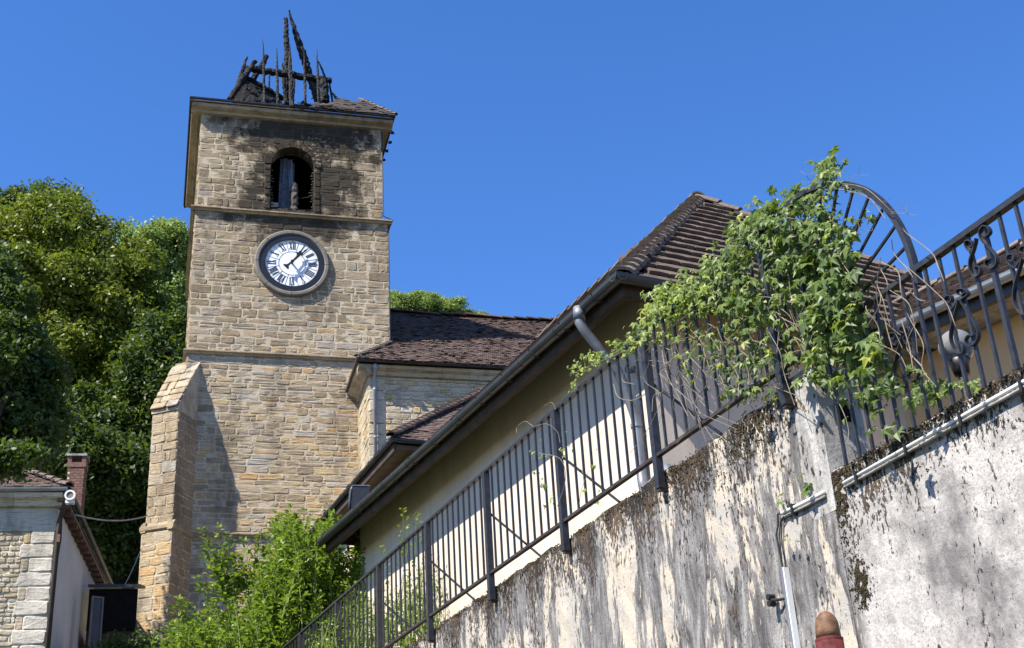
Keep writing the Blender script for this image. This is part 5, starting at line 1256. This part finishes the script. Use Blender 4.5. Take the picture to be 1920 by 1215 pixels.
for cx_, cy_, sx_, sy_, n, fb_, sz in clusters:
    for i in range(int(n * (1.05 if cy_ > 640 and cx_ > 1540 else 1.5)) if n > 12 else n):
        x = rv.gauss(cx_, sx_ * .85); y = rv.gauss(cy_, sy_ * .85)
        dep = rv.uniform(-.16, .22) if sz > .062 else rv.uniform(-.06, .08)
        if cy_ > 880 and cx_ > 1400: dep = -.02
        p = RF.px(x, y, xx=dep); allL.append((p, sz * rv.uniform(.4, .92), cx_))
yel = [RF.px(1632, 655, xx=-.16), RF.px(1640, 662, xx=-.17), RF.px(1628, 668, xx=-.16)]
sunl = np.array([RF.x @ np.array(sd), RF.y @ np.array(sd), sd[2]])
def put_leaf(mb, p, s, tone):
    n_ = sunl * rv.uniform(.2, 1.0) + np.array([rv.gauss(-.3, .4), rv.gauss(-.2, .4), rv.gauss(.1, .4)]); n_ /= np.linalg.norm(n_)
    d_ = np.array([rv.gauss(-.2, .4), rv.gauss(0, .6), -1 + rv.gauss(0, .4)]); d_ -= n_ * (d_ @ n_); d_ /= np.linalg.norm(d_); c_ = np.cross(d_, n_)
    V, F = leaf_shape(rv); mb.add([p + (c_ * v[0] + d_ * v[1] + n_ * v[2]) * s for v in V], F, tone)
allL.sort(key=lambda q: -q[1]); rest = MB()
for i, (p, s, cx_) in enumerate(allL):
    t = 1.02 if rv.random() < .015 else min(.9, rv.random() * (.95 if cx_ < 1330 else .72) + (.15 if cx_ < 1330 else 0))
    if i < 290: m = MB(); put_leaf(m, p, s, t); m.build('leaf', M['lf_vine'], vine)
    else: put_leaf(rest, p, s, t)
rest.build('small_leaves', M['lf_vine'], vine, kind='stuff')
for p in yel: m = MB(); put_leaf(m, p, .075, 1.05); m.build('leaf', M['lf_vine'], vine)
# stems
st = MB()
def stem_px(pts, r=.005, dep=-.03, m=st, jit=0):
    m.tube(spline([RF.px(x, y, xx=dep + rv.uniform(-.04, .04)) for x, y in pts], 6), r, 5, caps=False)
for i in range(60):   # tangle
    x = rv.uniform(1200, 1480); ytop = 560 + (1480 - x) * .25 + rv.uniform(-20, 60); pts = [(x, ytop)]
    for k_ in range(rv.randint(3, 6)): pts.append((pts[-1][0] + rv.gauss(4, 22), pts[-1][1] + rv.uniform(6, 46)))
    stem_px(pts, rv.uniform(.0015, .0033), rv.uniform(-.08, .05))
for i in range(22):
    x = rv.uniform(1440, 1690); y0 = rv.uniform(380, 640); pts = [(x, y0)]
    for k_ in range(rv.randint(3, 6)): pts.append((pts[-1][0] + rv.gauss(8, 16), pts[-1][1] + rv.uniform(10, 50)))
    stem_px(pts, rv.uniform(.0015, .003), rv.uniform(-.14, .0))
for pts in ([(1540, 372), (1525, 400), (1545, 352), (1580, 345), (1620, 352), (1650, 375), (1675, 400)], [(1555, 320), (1560, 350), (1590, 358), (1630, 372), (1660, 410)], [(1430, 470), (1450, 540), (1470, 600), (1500, 650), (1520, 690)],
            [(1440, 620), (1462, 660), (1470, 700), (1490, 760)], [(1547, 720), (1575, 760), (1590, 800), (1590, 830)], [(1690, 600), (1705, 650), (1712, 690), (1720, 720)], [(1700, 540), (1720, 560), (1735, 565)], [(1720, 600), (1700, 650), (1730, 690), (1715, 700)],
            [(1660, 830), (1650, 780), (1670, 740), (1675, 700)], [(1000, 800), (985, 790), (970, 800), (968, 812)], [(1000, 800), (1025, 795), (1045, 810), (1050, 830)], [(1020, 760), (1035, 755), (1042, 768)], [(1075, 700), (1120, 680), (1180, 655)], [(1180, 690), (1230, 640), (1290, 590), (1350, 560)],
            [(1205, 700), (1215, 730), (1190, 750), (1160, 745), (1150, 720)], [(1560, 650), (1620, 640), (1680, 660), (1700, 690)], [(1290, 780), (1270, 740), (1250, 700), (1240, 650)], [(1010, 850), (1050, 860), (1060, 900), (1045, 950)], [(1105, 880), (1090, 920), (1085, 960)]):
    stem_px(pts, rv.uniform(.002, .004), -.05)
for i in range(26):   # wisps against the sky
    x, y = rv.choice([(1520, 340), (1590, 350), (1640, 380), (1400, 400), (1670, 400), (1610, 430)]); pts = [(x, y)]
    for k_ in range(3): pts.append((pts[-1][0] + rv.gauss(6, 14), pts[-1][1] - rv.uniform(-8, 18)))
    stem_px(pts, .0008, rv.uniform(-.1, .05))
st.build('dry_stems', M['stem'], vine, kind='stuff')
